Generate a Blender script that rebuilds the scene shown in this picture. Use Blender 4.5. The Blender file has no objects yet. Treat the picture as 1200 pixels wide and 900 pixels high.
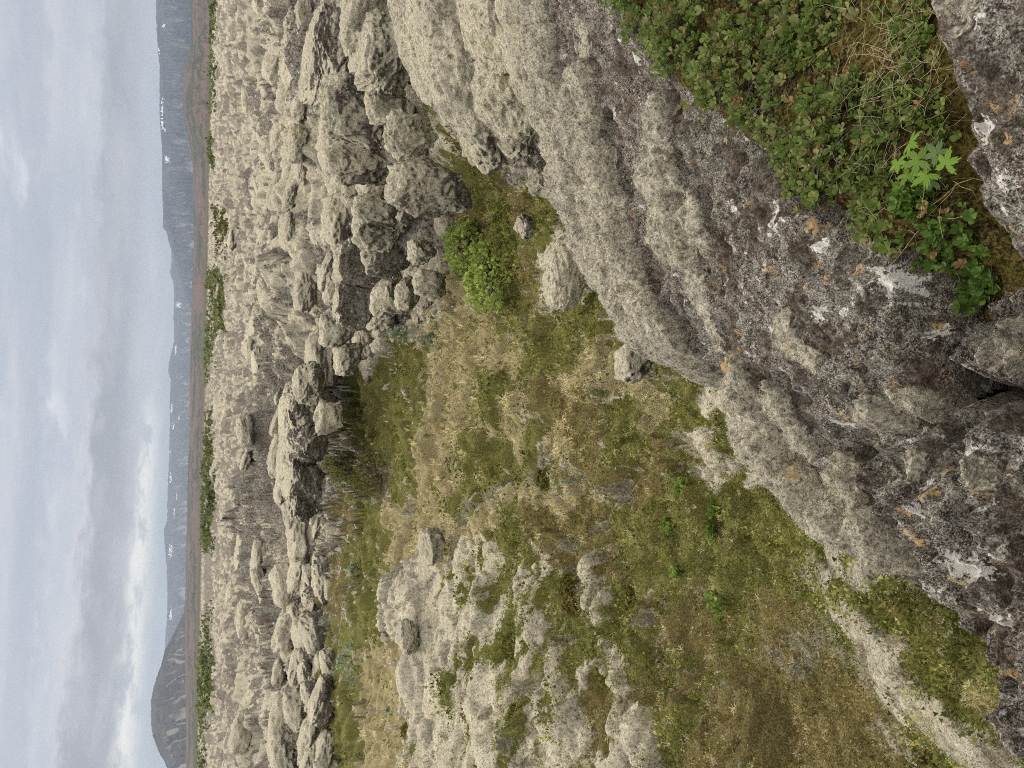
import bpy, bmesh, math, time
import numpy as np
T0 = time.time()
R = math.radians
rng = np.random.default_rng(7)
C = bpy.context.scene.collection
scene = bpy.context.scene

# ------------------------------------------------------------------ camera maths
F, PITCH, ROLL = 850.0, R(23.52), R(1.27)          # pixels of the 1200x900 photograph
EYE = np.array([0.0, 0.0, 1.6])
_f = np.array([0, math.cos(PITCH), -math.sin(PITCH)])
_u0 = np.array([0, math.sin(PITCH), math.cos(PITCH)])
_r0 = np.array([1.0, 0, 0])
CR = math.cos(ROLL) * _r0 + math.sin(ROLL) * _u0
CU = -math.sin(ROLL) * _r0 + math.cos(ROLL) * _u0

def ray(px, py):
    """direction of a sight line; the photograph lies on its side: its left edge is up"""
    d = _f * F + CR * (900 - py - 450) + CU * (600 - px)
    return d / np.linalg.norm(d)

def at_z(px, py, z):
    d = ray(px, py)
    return EYE + d * ((z - EYE[2]) / d[2])

def at_r(px, py, r):
    d = ray(px, py)
    return EYE + d * (r / math.hypot(d[0], d[1]))

# ------------------------------------------------------------------ numpy noise
_g = rng.random(256) * 2 * np.pi
GX, GY = np.cos(_g).astype(np.float32), np.sin(_g).astype(np.float32)
_v = rng.normal(size=(256, 3)); _v /= np.linalg.norm(_v, axis=1)[:, None]
G3 = _v.astype(np.float32)

def _h2(ix, iy, s):
    h = (ix * np.uint32(374761393) + iy * np.uint32(668265263) + np.uint32((s * 2246822519) & 0xffffffff))
    h = (h ^ (h >> np.uint32(13))) * np.uint32(1274126177)
    return h ^ (h >> np.uint32(16))

def n2(x, y, seed=0):
    x = np.asarray(x, np.float32); y = np.asarray(y, np.float32)
    fx, fy = np.floor(x), np.floor(y)
    ix, iy = fx.astype(np.int32).view(np.uint32), fy.astype(np.int32).view(np.uint32)
    u, v = x - fx, y - fy
    su, sv = u * u * u * (u * (u * 6 - 15) + 10), v * v * v * (v * (v * 6 - 15) + 10)
    one = np.uint32(1)
    def g(dx, dy):
        h = _h2(ix + one * np.uint32(dx), iy + one * np.uint32(dy), seed) & np.uint32(255)
        return GX[h] * (u - dx) + GY[h] * (v - dy)
    a, b, c, d = g(0, 0), g(1, 0), g(0, 1), g(1, 1)
    a = a + (b - a) * su; c = c + (d - c) * su
    return (a + (c - a) * sv) * 1.5

def fbm2(x, y, oct=4, seed=0, gain=.5):
    s, a, f = 0, 1.0, 1.0
    for i in range(oct):
        s = s + a * n2(x * f, y * f, seed + i * 17); a *= gain; f *= 2.03
    return s

def billow(x, y, seed=0):
    """rounded pillows with sharp creases between them, -0.5..0.5"""
    return np.abs(n2(x, y, seed)) ** .8 * 1.7 - .5

def cells(x, y, seed=0):
    """distance to the nearest jittered cell centre: domes with creases"""
    x = np.asarray(x, np.float32); y = np.asarray(y, np.float32)
    fx, fy = np.floor(x), np.floor(y)
    best = np.full(x.shape, 9., np.float32); hid = np.zeros(x.shape, np.float32)
    for dx in (-1, 0, 1):
        for dy in (-1, 0, 1):
            cx, cy = fx + dx, fy + dy
            h = _h2(cx.astype(np.int32).view(np.uint32), cy.astype(np.int32).view(np.uint32), seed)
            jx = (h & np.uint32(1023)).astype(np.float32) / 1023; jy = ((h >> np.uint32(10)) & np.uint32(1023)).astype(np.float32) / 1023
            d = (cx + .1 + .8 * jx - x) ** 2 + (cy + .1 + .8 * jy - y) ** 2
            m = d < best
            hid = np.where(m, ((h >> np.uint32(20)) & np.uint32(255)).astype(np.float32) / 255, hid)
            best = np.minimum(best, d)
    return np.sqrt(best), hid

def n3(p, seed=0):
    p = np.asarray(p, np.float32); f = np.floor(p); i = f.astype(np.int32).view(np.uint32); w = p - f
    s = w * w * w * (w * (w * 6 - 15) + 10)
    def g(dx, dy, dz):
        h = _h2(i[:, 0] + np.uint32(dx), i[:, 1] + np.uint32(dy), seed)
        h = _h2(h, i[:, 2] + np.uint32(dz), seed + 5) & np.uint32(255)
        return (G3[h] * (w - np.array([dx, dy, dz], np.float32))).sum(1)
    def l(a, b, t): return a + (b - a) * t
    x00 = l(g(0,0,0), g(1,0,0), s[:,0]); x10 = l(g(0,1,0), g(1,1,0), s[:,0])
    x01 = l(g(0,0,1), g(1,0,1), s[:,0]); x11 = l(g(0,1,1), g(1,1,1), s[:,0])
    return l(l(x00, x10, s[:,1]), l(x01, x11, s[:,1]), s[:,2]) * 1.5

def fbm3(p, oct=4, seed=0):
    s, a, f = 0, 1., 1.
    for i in range(oct):
        s = s + a * n3(p * f, seed + 13 * i); a *= .5; f *= 2.03
    return s

def sstep(a, b, x):
    t = np.clip((x - a) / (b - a), 0, 1); return t * t * (3 - 2 * t)

# ------------------------------------------------------------------ mesh / object helpers
def mesh_np(name, V, Fc, mat, attrs=None, smooth=True):
    me = bpy.data.meshes.new(name)
    V = np.ascontiguousarray(V, np.float32); Fc = np.ascontiguousarray(Fc, np.int32)
    k = Fc.shape[1]
    me.vertices.add(len(V)); me.vertices.foreach_set('co', V.ravel())
    me.loops.add(Fc.size); me.loops.foreach_set('vertex_index', Fc.ravel())
    me.polygons.add(len(Fc)); me.polygons.foreach_set('loop_start', np.arange(0, Fc.size, k, dtype=np.int32))
    for n, a in (attrs or {}).items():
        if a.ndim == 1:
            me.attributes.new(n, 'FLOAT', 'POINT').data.foreach_set('value', np.ascontiguousarray(a, np.float32))
        else:
            c = np.ones((len(V), 4), np.float32); c[:, :3] = a
            me.attributes.new(n, 'FLOAT_COLOR', 'POINT').data.foreach_set('color', c.ravel())
    me.update(calc_edges=True)
    me.polygons.foreach_set('use_smooth', np.full(len(Fc), smooth))
    for m in (mat if isinstance(mat, (list, tuple)) else [mat]): me.materials.append(m)
    return me

def obj(name, me, parent=None, loc=None):
    o = bpy.data.objects.new(name, me); C.objects.link(o)
    if parent: o.parent = parent
    if loc is not None: o.location = loc
    return o

def tag(o, label=None, cat=None, group=None, kind=None):
    for k, v in (('label', label), ('category', cat), ('group', group), ('kind', kind)):
        if v: o[k] = v
    return o

def thing(name, label, cat, loc=(0, 0, 0), group=None):
    o = bpy.data.objects.new(name, None); C.objects.link(o); o.location = loc; o.empty_display_size = .1
    return tag(o, label, cat, group)

def grid_faces(nr, nc, keep=None):
    i = np.arange(nr * nc, dtype=np.int32).reshape(nr, nc)
    f = np.stack([i[:-1, :-1], i[:-1, 1:], i[1:, 1:], i[1:, :-1]], -1)
    if keep is not None:
        k = keep[:-1, :-1] & keep[:-1, 1:] & keep[1:, 1:] & keep[1:, :-1]
        f = f[k]
    return f.reshape(-1, 4)

def compact(V, Fc, attrs):
    used = np.zeros(len(V), bool); used[Fc.ravel()] = True
    idx = np.cumsum(used) - 1
    return V[used], idx[Fc], {k: a[used] for k, a in attrs.items()}

# ------------------------------------------------------------------ node helpers
class NT:
    def __init__(s, name, world=None):
        if world is None:
            m = bpy.data.materials.new(name); m.use_nodes = True; s.m = m; s.t = m.node_tree
        else:
            s.m = world; s.t = world.node_tree
        s.t.nodes.clear()
    def n(s, typ, ins=None, **kw):
        nd = s.t.nodes.new(typ)
        for k, v in kw.items(): setattr(nd, k, v)
        for k, v in (ins or {}).items():
            if isinstance(v, bpy.types.NodeSocket): s.t.links.new(v, nd.inputs[k])
            else: nd.inputs[k].default_value = v
        return nd
    def math(s, op, a, b=0.0, c=None, clamp=False):
        ins = {0: a, 1: b}
        if c is not None: ins[2] = c
        return s.n('ShaderNodeMath', ins, operation=op, use_clamp=clamp).outputs[0]
    def noise(s, vec, scale, detail=4, rough=.55, dist=0., out=0):
        return s.n('ShaderNodeTexNoise', {'Vector': vec, 'Scale': scale, 'Detail': detail, 'Roughness': rough, 'Distortion': dist}).outputs[out]
    def ramp(s, x, lo, hi, a=0., b=1.):
        return s.n('ShaderNodeMapRange', {0: x, 1: lo, 2: hi, 3: a, 4: b}, interpolation_type='SMOOTHSTEP').outputs[0]
    def mix(s, f, a, b, blend='MIX'):
        nd = s.n('ShaderNodeMix', data_type='RGBA', blend_type=blend)
        for i, v in ((0, f), (6, a), (7, b)):
            if isinstance(v, bpy.types.NodeSocket): s.t.links.new(v, nd.inputs[i])
            else: nd.inputs[i].default_value = v if not isinstance(v, tuple) or len(v) == 4 else (*v, 1)
        return nd.outputs[2]
    def scale(s, col, f):
        return s.n('ShaderNodeVectorMath', {0: col, 'Scale': f}, operation='SCALE').outputs[0]
    def attr(s, name, out='Fac'):
        return s.n('ShaderNodeAttribute', attribute_name=name).outputs[out]
    def bump(s, h, strength, dist, normal=None):
        ins = {'Height': h, 'Strength': strength, 'Distance': dist}
        if normal is not None: ins['Normal'] = normal
        return s.n('ShaderNodeBump', ins).outputs[0]
    def out(s, sh, vol=None):
        o = s.n('ShaderNodeOutputMaterial')
        if sh is not None: s.t.links.new(sh, o.inputs['Surface'])
        if vol is not None: s.t.links.new(vol, o.inputs['Volume'])
        return s.m
    def bsdf(s, col, rough=.95, normal=None, spec=.12, **kw):
        ins = {'Base Color': col if not isinstance(col, tuple) or len(col) == 4 else (*col, 1), 'Roughness': rough, 'Specular IOR Level': spec}
        if normal is not None: ins['Normal'] = normal
        ins.update(kw)
        return s.n('ShaderNodeBsdfPrincipled', ins).outputs[0]

def spots(n, P, sc, lo, hi, seed, det=3, rough=.6):
    Q = n.n('ShaderNodeVectorMath', {0: P, 1: (seed * 3.7, seed * 1.9, seed * 5.3)}, operation='ADD').outputs[0]
    return n.ramp(n.noise(Q, sc, det, rough), lo, hi)

def moss_colour(n, P):
    """pale woolly fringe moss, with greyer and greener patches; brown mottles paint in shade the bump lacks; P in metres"""
    c = n.mix(n.ramp(n.noise(P, 1.1, 4), .38, .62), (.55, .515, .40), (.475, .445, .355))
    c = n.mix(n.math('MULTIPLY', spots(n, P, 2.2, .55, .72, 1, 6), .4), c, (.36, .33, .15))
    c = n.mix(n.math('MULTIPLY', spots(n, P, 1.6, .54, .66, 2, 7, .7), .3), c, (.20, .18, .155))  # dark mottles: painted shading for lumps that the bump leaves too flat
    c = n.mix(n.math('MULTIPLY', spots(n, P, 6., .54, .64, 3, 6, .7), .35), c, (.22, .195, .155))
    c = n.mix(n.math('MULTIPLY', spots(n, P, 19., .55, .63, 4, 5, .7), .45), c, (.19, .165, .125))
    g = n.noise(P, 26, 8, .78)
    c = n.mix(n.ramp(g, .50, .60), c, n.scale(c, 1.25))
    c = n.mix(n.ramp(g, .49, .38), c, n.scale(c, .36))  # dark grain, partly the tufts' self-shadow put into the colour
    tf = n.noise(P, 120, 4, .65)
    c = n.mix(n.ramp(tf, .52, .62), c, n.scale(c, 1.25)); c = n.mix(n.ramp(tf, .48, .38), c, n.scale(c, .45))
    return c, g

def rock_colour(n, P, lich=1.0, fine=1.0):
    """dark basalt freckled with grey, white and orange crust lichens"""
    g = n.noise(P, 30 * fine, 7, .72)
    c = n.mix(n.ramp(n.noise(P, 3 * fine, 5, .6), .35, .65), (.078, .068, .055), (.165, .15, .126))
    c = n.mix(n.ramp(g, .45, .6), c, (.28, .265, .235))
    c = n.mix(n.ramp(n.noise(P, 9 * fine, 8, .7, .4), .52, .58, 0, .6), c, (.31, .295, .26))
    c = n.mix(n.ramp(g, .47, .36), c, (.03, .026, .025))
    c = n.mix(n.ramp(n.noise(P, 2.3 * fine, 3), .56, .68, 0, .55), c, (.12, .075, .05))
    w = n.math('MULTIPLY', n.ramp(n.noise(P, 11 * fine, 7, .62, .3), .655 - .03 * lich, .675 - .03 * lich), n.ramp(n.noise(P, 40 * fine, 4, .6), .36, .42))
    c = n.mix(w, c, (.72, .71, .68))
    P2 = n.n('ShaderNodeVectorMath', {0: P, 1: (7.3, 3.1, 5.7)}, operation='ADD').outputs[0]
    o = n.math('MULTIPLY', n.ramp(n.noise(P2, 16 * fine, 5, .6, .3), 0.665 - .02 * lich, .685 - .02 * lich), n.ramp(n.noise(P2, 50 * fine, 4, .6), .4, .46))
    c = n.mix(n.math('MULTIPLY', o, .85), c, (.55, .34, .15))
    return c, g

# ------------------------------------------------------------------ terrain control points
ctl = []
def cz(lst):
    for px, py, z in lst: ctl.append(at_z(px, py, z))
cz([(252,30,-1.9),(252,450,-2.0),(243,800,-2.1),(280,100,-1.7),(280,300,-1.8),(280,500,-1.9),(275,700,-2.0),(280,860,-2.0),
    (330,30,-1.35),(330,200,-1.45),(330,350,-1.6),(325,450,-1.7),(330,530,-1.6),(335,600,-1.7),(335,680,-1.9),(330,760,-1.9),(330,860,-2.0),
    (390,20,-1.1),(385,120,-1.2),(400,200,-1.35),(395,260,-1.4),(385,330,-1.5),(372,400,-1.7),(340,470,-1.6),
    (380,545,-2.7),(372,630,-2.7),(385,480,-2.55),(425,410,-2.6),(455,365,-2.6),(500,330,-2.6),(515,280,-2.5),(540,215,-2.3),
    (455,60,-1.0),(420,150,-1.3),(440,100,-1.1),(455,215,-1.8),(440,285,-2.0),(430,330,-2.1),(480,240,-2.2),
    (430,600,-2.9),(430,520,-2.8),(480,450,-2.8),(550,370,-2.8),(600,300,-2.7),(640,250,-2.4),(650,200,-2.0),(600,200,-2.1),(560,450,-2.9),(560,560,-2.95),
    (650,450,-2.9),(650,560,-2.95),(720,480,-2.85),(720,600,-2.95),(800,560,-2.75),(800,700,-2.95),(900,720,-2.7),(900,850,-2.8),(960,760,-2.45),(1000,860,-2.4),
    (840,500,-2.4),(870,560,-2.5),(940,620,-2.3),(990,680,-1.9),(1040,750,-1.75),(1100,830,-1.7),(1150,890,-1.7),(1060,700,-1.7),(1110,770,-1.55),(1160,850,-1.5),
    (480,690,-2.75),(520,650,-2.85),(530,760,-2.5),(600,690,-2.75),(600,780,-2.5),(600,880,-2.3),(700,760,-2.8),(700,890,-2.55),(510,880,-2.3),
    (465,850,-2.5),(430,800,-2.75),(420,700,-2.8),(390,880,-2.3),(375,780,-2.35),(440,880,-2.6),(360,840,-2.0),
    (500,60,-1.3),(560,60,-1.3),(620,80,-1.3)])
for x, y, z in [(0,0,-2),(1,1,-2),(2,2,-1.9),(3,3,-1.5),(-1,-3,-2),(4,-3,-1.5),(8,0,-1.2),(12,12,-1.2),(-5,0,-2.4),(-8,3,-2.3),(-9,8,-2.1),(9,5,-1.0),
                (600,100,-4.5),(-600,100,-4.5),(0,500,-4.),(300,700,-4.5),(-300,700,-4.5),(40,20,-1.5),(-40,25,-2.3),(0,-40,-2)]:
    ctl.append(np.array([x, y, z], float))
ctl = np.array(ctl)

def LP(x, y):
    return np.arctan2(x, y), np.log(np.maximum(np.hypot(x, y), .3))

KS = 2.2                                                        # log-radius stretch
ca, cl = LP(ctl[:, 0], ctl[:, 1]); CQ = np.stack([ca, cl / KS], 1)
def phi(d2): return .5 * d2 * np.log(d2 + 1e-9)
_n = len(CQ)
_D = ((CQ[:, None] - CQ[None]) ** 2).sum(-1)
_A = np.zeros((_n + 3, _n + 3)); _A[:_n, :_n] = phi(_D) + np.eye(_n) * 4e-4
_A[:_n, _n:] = np.c_[np.ones(_n), CQ]; _A[_n:, :_n] = _A[:_n, _n:].T
_w = np.linalg.solve(_A, np.r_[ctl[:, 2], 0, 0, 0])
def tps_raw(a, l):
    q = np.stack([a, l / KS], -1).reshape(-1, 2); o = np.empty(len(q))
    for i in range(0, len(q), 20000):
        b = q[i:i + 20000]; d = ((b[:, None] - CQ[None]) ** 2).sum(-1)
        o[i:i + 20000] = phi(d) @ _w[:_n] + _w[_n] + b @ _w[_n + 1:]
    return o.reshape(np.shape(a))

TA = np.linspace(-math.pi, math.pi, 721); TL = np.linspace(math.log(.3), math.log(1200), 420)
_ta, _tl = np.meshgrid(TA, TL, indexing='ij')
TZ = tps_raw(_ta, _tl)
_b = sstep(R(95), R(125), np.abs(_ta)); TZ = TZ * (1 - _b) + -2.2 * _b
_b = sstep(math.log(350), math.log(900), _tl); TZ = TZ * (1 - _b) + -4.5 * _b
TZ = np.clip(TZ, -5, -.2)

def bil(Tab, a, l):
    fa = (a - TA[0]) / (TA[1] - TA[0]); fl = (np.clip(l, TL[0], TL[-1]) - TL[0]) / (TL[1] - TL[0])
    i = np.clip(fa.astype(int), 0, len(TA) - 2); j = np.clip(fl.astype(int), 0, len(TL) - 2)
    u, v = fa - i, fl - j
    if Tab.ndim == 3: u, v = u[..., None], v[..., None]
    return (Tab[i, j] * (1 - u) + Tab[i + 1, j] * u) * (1 - v) + (Tab[i, j + 1] * (1 - u) + Tab[i + 1, j + 1] * u) * v

def hit(px, py, Tz=None):
    """where a sight line meets the smooth base of the ground"""
    d = ray(px, py); h = math.hypot(d[0], d[1])
    r = np.exp(np.linspace(math.log(1.2), math.log(900), 3000)); P = EYE + d * (r / h)[:, None]
    a, l = LP(P[:, 0], P[:, 1]); z = bil(TZ, a, l)
    below = np.nonzero(P[:, 2] < z)[0]
    return P[below[0]] if len(below) else P[-1]

# ground cover, sampled where it was seen
CL = 'mrgbst'     # moss, rock, green heath, brown heath, straw, grey twigs
cov = """m 270 50 270 200 270 400 270 550 270 700 270 850 320 50 320 200 320 350 320 460 310 640 320 750 320 850 360 200 360 300 400 120 400 210
 380 340 390 450 385 500 380 620 480 700 500 740 520 700 560 720 600 690 560 790 600 760 650 690 640 830 560 880 620 880 500 850 740 880
 470 335 500 350 965 680 1060 790 1150 890 985 640 840 480 830 525 850 565 940 660 1040 765 470 740 480 790 540 830 530 740 590 840 680 800 345 680
 440 60 480 40 560 60 600 60 470 150 500 150 640 170 620 150 400 400 430 380 535 690 570 680 730 890 460 700 1000 690 410 380 360 150 660 310
r 350 490 350 540 360 570 320 550 375 90 430 200 420 330 450 310 360 700 245 680 350 600 400 350 430 155 350 640 330 700 1030 680 230 720 470 270 490 300 620 190 340 510 362 520 370 580
g 1000 705 1045 752 1095 806 1140 862 975 690 1120 815 575 735 600 720 640 700 622 762 585 762 545 705 680 770 655 850 690 840 600 850 535 790 860 700 840 820 730 740 650 765 690 720 800 830 850 760 430 470 470 430 450 520 420 600 470 560 560 530 580 450 640 400 700 390 590 640 700 620 600 380 560 230 440 640 440 720 400 760 400 860 720 640 830 600 880 520
 900 560 770 600 760 520 740 480 960 620 920 600 860 650 900 680 620 520 540 590 470 520 620 430 740 400 820 650 790 640 990 660 1050 710 1090 740 1130 800 800 470 430 450 410 650
 600 280 640 270 860 520 880 600 930 640 770 670 950 700 560 690 610 660 720 710 780 790 810 850
b 1020 745 1070 790 1130 870 880 770 730 830 980 830 700 850 920 740 650 480 660 600 700 540 740 580 780 560 720 680 780 720 820 800 880 850 760 850 830 740 640 620 900 800 1000 880 940 740 580 270 600 250 1070 730 700 480 610 600 560 250 850 870 680 650 960 840 900 740
 410 620 390 590 600 320 640 460 670 470 390 690 800 760 860 790
s 520 360 530 400 500 400 560 420 620 470 600 560 680 470 440 780 450 830 440 870 480 640 500 600 720 440 540 330 560 620 760 480 470 600 590 500 660 520 500 540 1140 830 460 660 530 470 640 580 470 770 700 430 590 410
t 1025 770 1085 830 1055 775 640 745 590 875 560 825 615 800 480 600 550 600 660 540 660 640 700 650 680 690 700 860 960 770 690 775 1010 860 650 560 440 560 610 540 690 590 970 720 950 800 920 760 700 560 750 730"""
MQ, MC = [], []
for ln in cov.replace('\n ', ' ').split('\n'):
    k, *v = ln.split(); v = list(map(int, v))
    for px, py in zip(v[::2], v[1::2]):
        p = hit(px, py); a, l = LP(p[0], p[1]); MQ.append((a, .45 * l)); MC.append(CL.index(k))
for x, y in [(600,600),(-300,600),(100,300),(-100,300),(30,5),(-30,5),(0,-20),(-12,3),(15,6),(-7,-2),(0,900)]:
    a, l = LP(np.array(float(x)), np.array(float(y))); MQ.append((float(a), .45 * float(l))); MC.append(0)
MQ = np.array(MQ); MO = np.eye(6)[MC]
_q = np.stack([_ta, .45 * _tl], -1).reshape(-1, 2); TM = np.empty((len(_q), 6))
for i in range(0, len(_q), 20000):
    d = ((_q[i:i + 20000, None] - MQ[None]) ** 2).sum(-1); k = 1 / (d + 2e-4) ** 1.7
    TM[i:i + 20000] = (k @ MO) / k.sum(1)[:, None]
TM = TM.reshape(len(TA), len(TL), 6)

def cover(x, y, z=-2.7):
    a, l = LP(x, y); r = np.exp(l); x = x + .8 * (z + 2.7); y = y + 1.1 * (z + 2.7)
    a2 = a + .05 * fbm2(x * .9, y * .9, 4, 3) * np.clip(6 / r, .3, 1)
    l2 = l + .09 * fbm2(x * .9, y * .9, 4, 21) * np.clip(8 / r, .4, 1.)
    M = np.log(bil(TM, np.clip(a2, -math.pi, math.pi), l2) + .012)
    ff = sstep(12, 30, r) * (1 - sstep(600, 900, r))
    for k, lo_ in ((1, -.35), (2, -2.3), (3, -2.2)): M[..., k] = np.maximum(M[..., k], -4.4 + (4.4 + lo_) * ff)
    for k in range(6):
        M[..., k] += ff * (.9 * n2(x * .08, y * .13, 580 + k) + .8 * n2(x * .2, y * .3, 590 + k)) + 1.15 * n2(x * 1.3, y * 1.3, 500 + k) + 1.2 * n2(x * 3.4, y * 3.4, 520 + k) + 1.1 * n2(x * 8.5, y * 8.5, 540 + k) * (r < 40) + .5 * n2(x * .35, y * .35, 560 + k)
    M[..., 5] -= 1.0
    M = np.exp(2.2 * (M - M.max(-1, keepdims=True)))
    return M / M.sum(-1, keepdims=True)

# capsule ridges (points px,py,z; radius, height)
RIDGES = [([(945,668,-2.15),(985,710,-1.95),(1040,775,-1.8),(1100,845,-1.75),(1160,915,-1.7)], .19, .09),
          ([(470,690,-2.75),(500,650,-2.8)], .5, .18),
          ([(560,700,-2.7),(550,750,-2.6)], .35, .2), ([(558,800,-2.5),(570,880,-2.3)], .38, .12),
          ([(605,690,-2.7),(622,740,-2.6)], .32, .13), ([(640,790,-2.5),(650,860,-2.35)], .34, .1),
          ([(688,670,-2.8),(700,720,-2.75)], .24, .17), ([(706,760,-2.7),(718,840,-2.55)], .2, .1),
          ([(520,700,-2.7),(515,760,-2.6)], .4, .18), ([(735,860,-2.55),(745,900,-2.5)], .3, .18)]
RID = [(np.array([at_z(*p) for p in pts]), rad, h) for pts, rad, h in RIDGES]

def capsule(x, y, pts, rad, near=1.0):
    d = np.full(np.shape(x), 1e9)
    for a, b in zip(pts[:-1], pts[1:]):
        ab = b[:2] - a[:2]; t = np.clip(((x - a[0]) * ab[0] + (y - a[1]) * ab[1]) / (ab @ ab), 0, 1)
        qx, qy = a[0] + t * ab[0], a[1] + t * ab[1]; e = np.hypot(x - qx, y - qy)
        if near != 1.0: e = e / (1 + (near - 1) * sstep(-.3, .6, (np.hypot(qx, qy) - np.hypot(x, y)) / rad))
        d = np.minimum(d, e)
    return d / rad

def ground(x, y):
    """height and cover weights of the lava field and the sunken valley"""
    a, l = LP(x, y); r = np.exp(l)
    z = bil(TZ, a, l)
    far = sstep(900, 3000, r); z = z * (1 - far) + -25 * far
    M = cover(x, y, z); rockish = M[..., 0] + M[..., 1]; soft = 1 - rockish
    wx, wy = x + .8 * (z + 2.7) + .5 * n2(x * .5, y * .5, 71), y + 1.1 * (z + 2.7) + .5 * n2(x * .5, y * .5, 72)
    amp = sstep(2.0, 6, r)
    midf = sstep(11, 22, r) * (1 - .75 * sstep(250, 800, r))
    wx, wy = wx + .18 * n2(x * 1.7, y * 1.7, 73), wy + .18 * n2(x * 1.7, y * 1.7, 74)
    def dome(sx, sy, seed, rad=.70):
        d, hh = cells(wx / sx, wy / sy, seed); return np.clip(1 - (d / (rad * (.6 + .5 * hh))) ** 2, 0, 1) ** (.6 + .35 * sstep(11, 15, r)) * (.25 + .75 * hh)
    sl_ = (bil(TZ, a, l + .03) - bil(TZ, a, l - .03)) / (.06 * r); calm = 1 / (1 + 3 * sl_ ** 2)
    D1, D2 = dome(1.35, 1.0, 4), dome(.62, .5, 24)
    h = rockish * (.16 * billow(wx / 2.1, wy / 1.5, 1) + (.34 - .14 * (1 - sstep(9, 13, r))) * D1 + .20 * D2 * calm + calm * (.07 * dome(.27, .22, 25) + .03 * billow(wx / .16, wy / .14, 13)) - .22) * (.75 + .45 * midf)
    gap = 1 - sstep(.10 - .05 * sstep(11, 16, r), .25 - .06 * sstep(11, 16, r), .34 * D1 + .2 * D2 + .05 * n2(x * 2.5, y * 2.5, 77)); nr = 1 - sstep(11, 15, r)
    low = gap * M[..., 0]; M = M.copy(); M[..., 0] -= .9 * low
    gs = sstep(-.25, .25, n2(x * 1.1, y * 1.1, 78)); M[..., 2] += .8 * gs * low * nr; M[..., 3] += .35 * (1 - gs) * low * nr; M[..., 5] += .45 * (1 - gs) * low * nr; M[..., 1] += (.25 + .65 * sstep(-.3, .4, n2(x * .11, y * .16, 79))) * low * (1 - nr); M[..., 0] += (1 - nr) * (.65 - .65 * sstep(-.3, .4, n2(x * .11, y * .16, 79))) * low
    d2, h2 = cells(wx / 3.2, wy / 2.3, 14); d3, h3 = cells(wx / 1.5, wy / 1.1, 15)
    h += midf * rockish * (1.15 * np.clip(h2 - .4, 0, 1) * np.clip(1 - (d2 / .62) ** 2, 0, 1) + .75 * np.clip(h3 - .45, 0, 1) * np.clip(1 - (d3 / .62) ** 2, 0, 1)) * sstep(14, 26, r)
    cl = sstep(8, 10.5, r) * (1 - sstep(24, 32, r)) * (np.abs(a) < R(70)); z = z + cl * .14 * np.tanh(2.5 * (z + 2.12 + .4 * fbm2(x / 1.5, y / 1.3, 3, 66)))
    h += midf * rockish * (.55 * billow(wx / 7.5, wy / 5.0, 5) + .35 * fbm2(wx / 16, wy / 10, 3, 6))
    h += soft * (.2 * fbm2(wx / 1.3, wy / 1.1, 3, 7) + .24 * dome(.75, .6, 44) + .13 * dome(.33, .27, 45) - .15)
    h += rockish * .016 * fbm2(x / .09, y / .09, 2, 12) * (1 - sstep(25, 40, r))
    z = z + h * amp * (1 - sstep(900, 2000, r))
    mossup = np.zeros_like(z)
    for pts, rad, hh in RID:
        m = capsule(x + .5 * rad * fbm2(x / rad * .8, y / rad * .8, 3, 91), y + .5 * rad * fbm2(x / rad * .8, y / rad * .8, 3, 92), pts, rad)
        k = np.sqrt(np.clip(1 - m * m, 0, 1)); z = z + hh * k; mossup = np.maximum(mossup, .62 * sstep(.1, .9, k))
    M = M * (1 - .85 * mossup[..., None]); M[..., 0] += .85 * mossup
    return z, M

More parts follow.
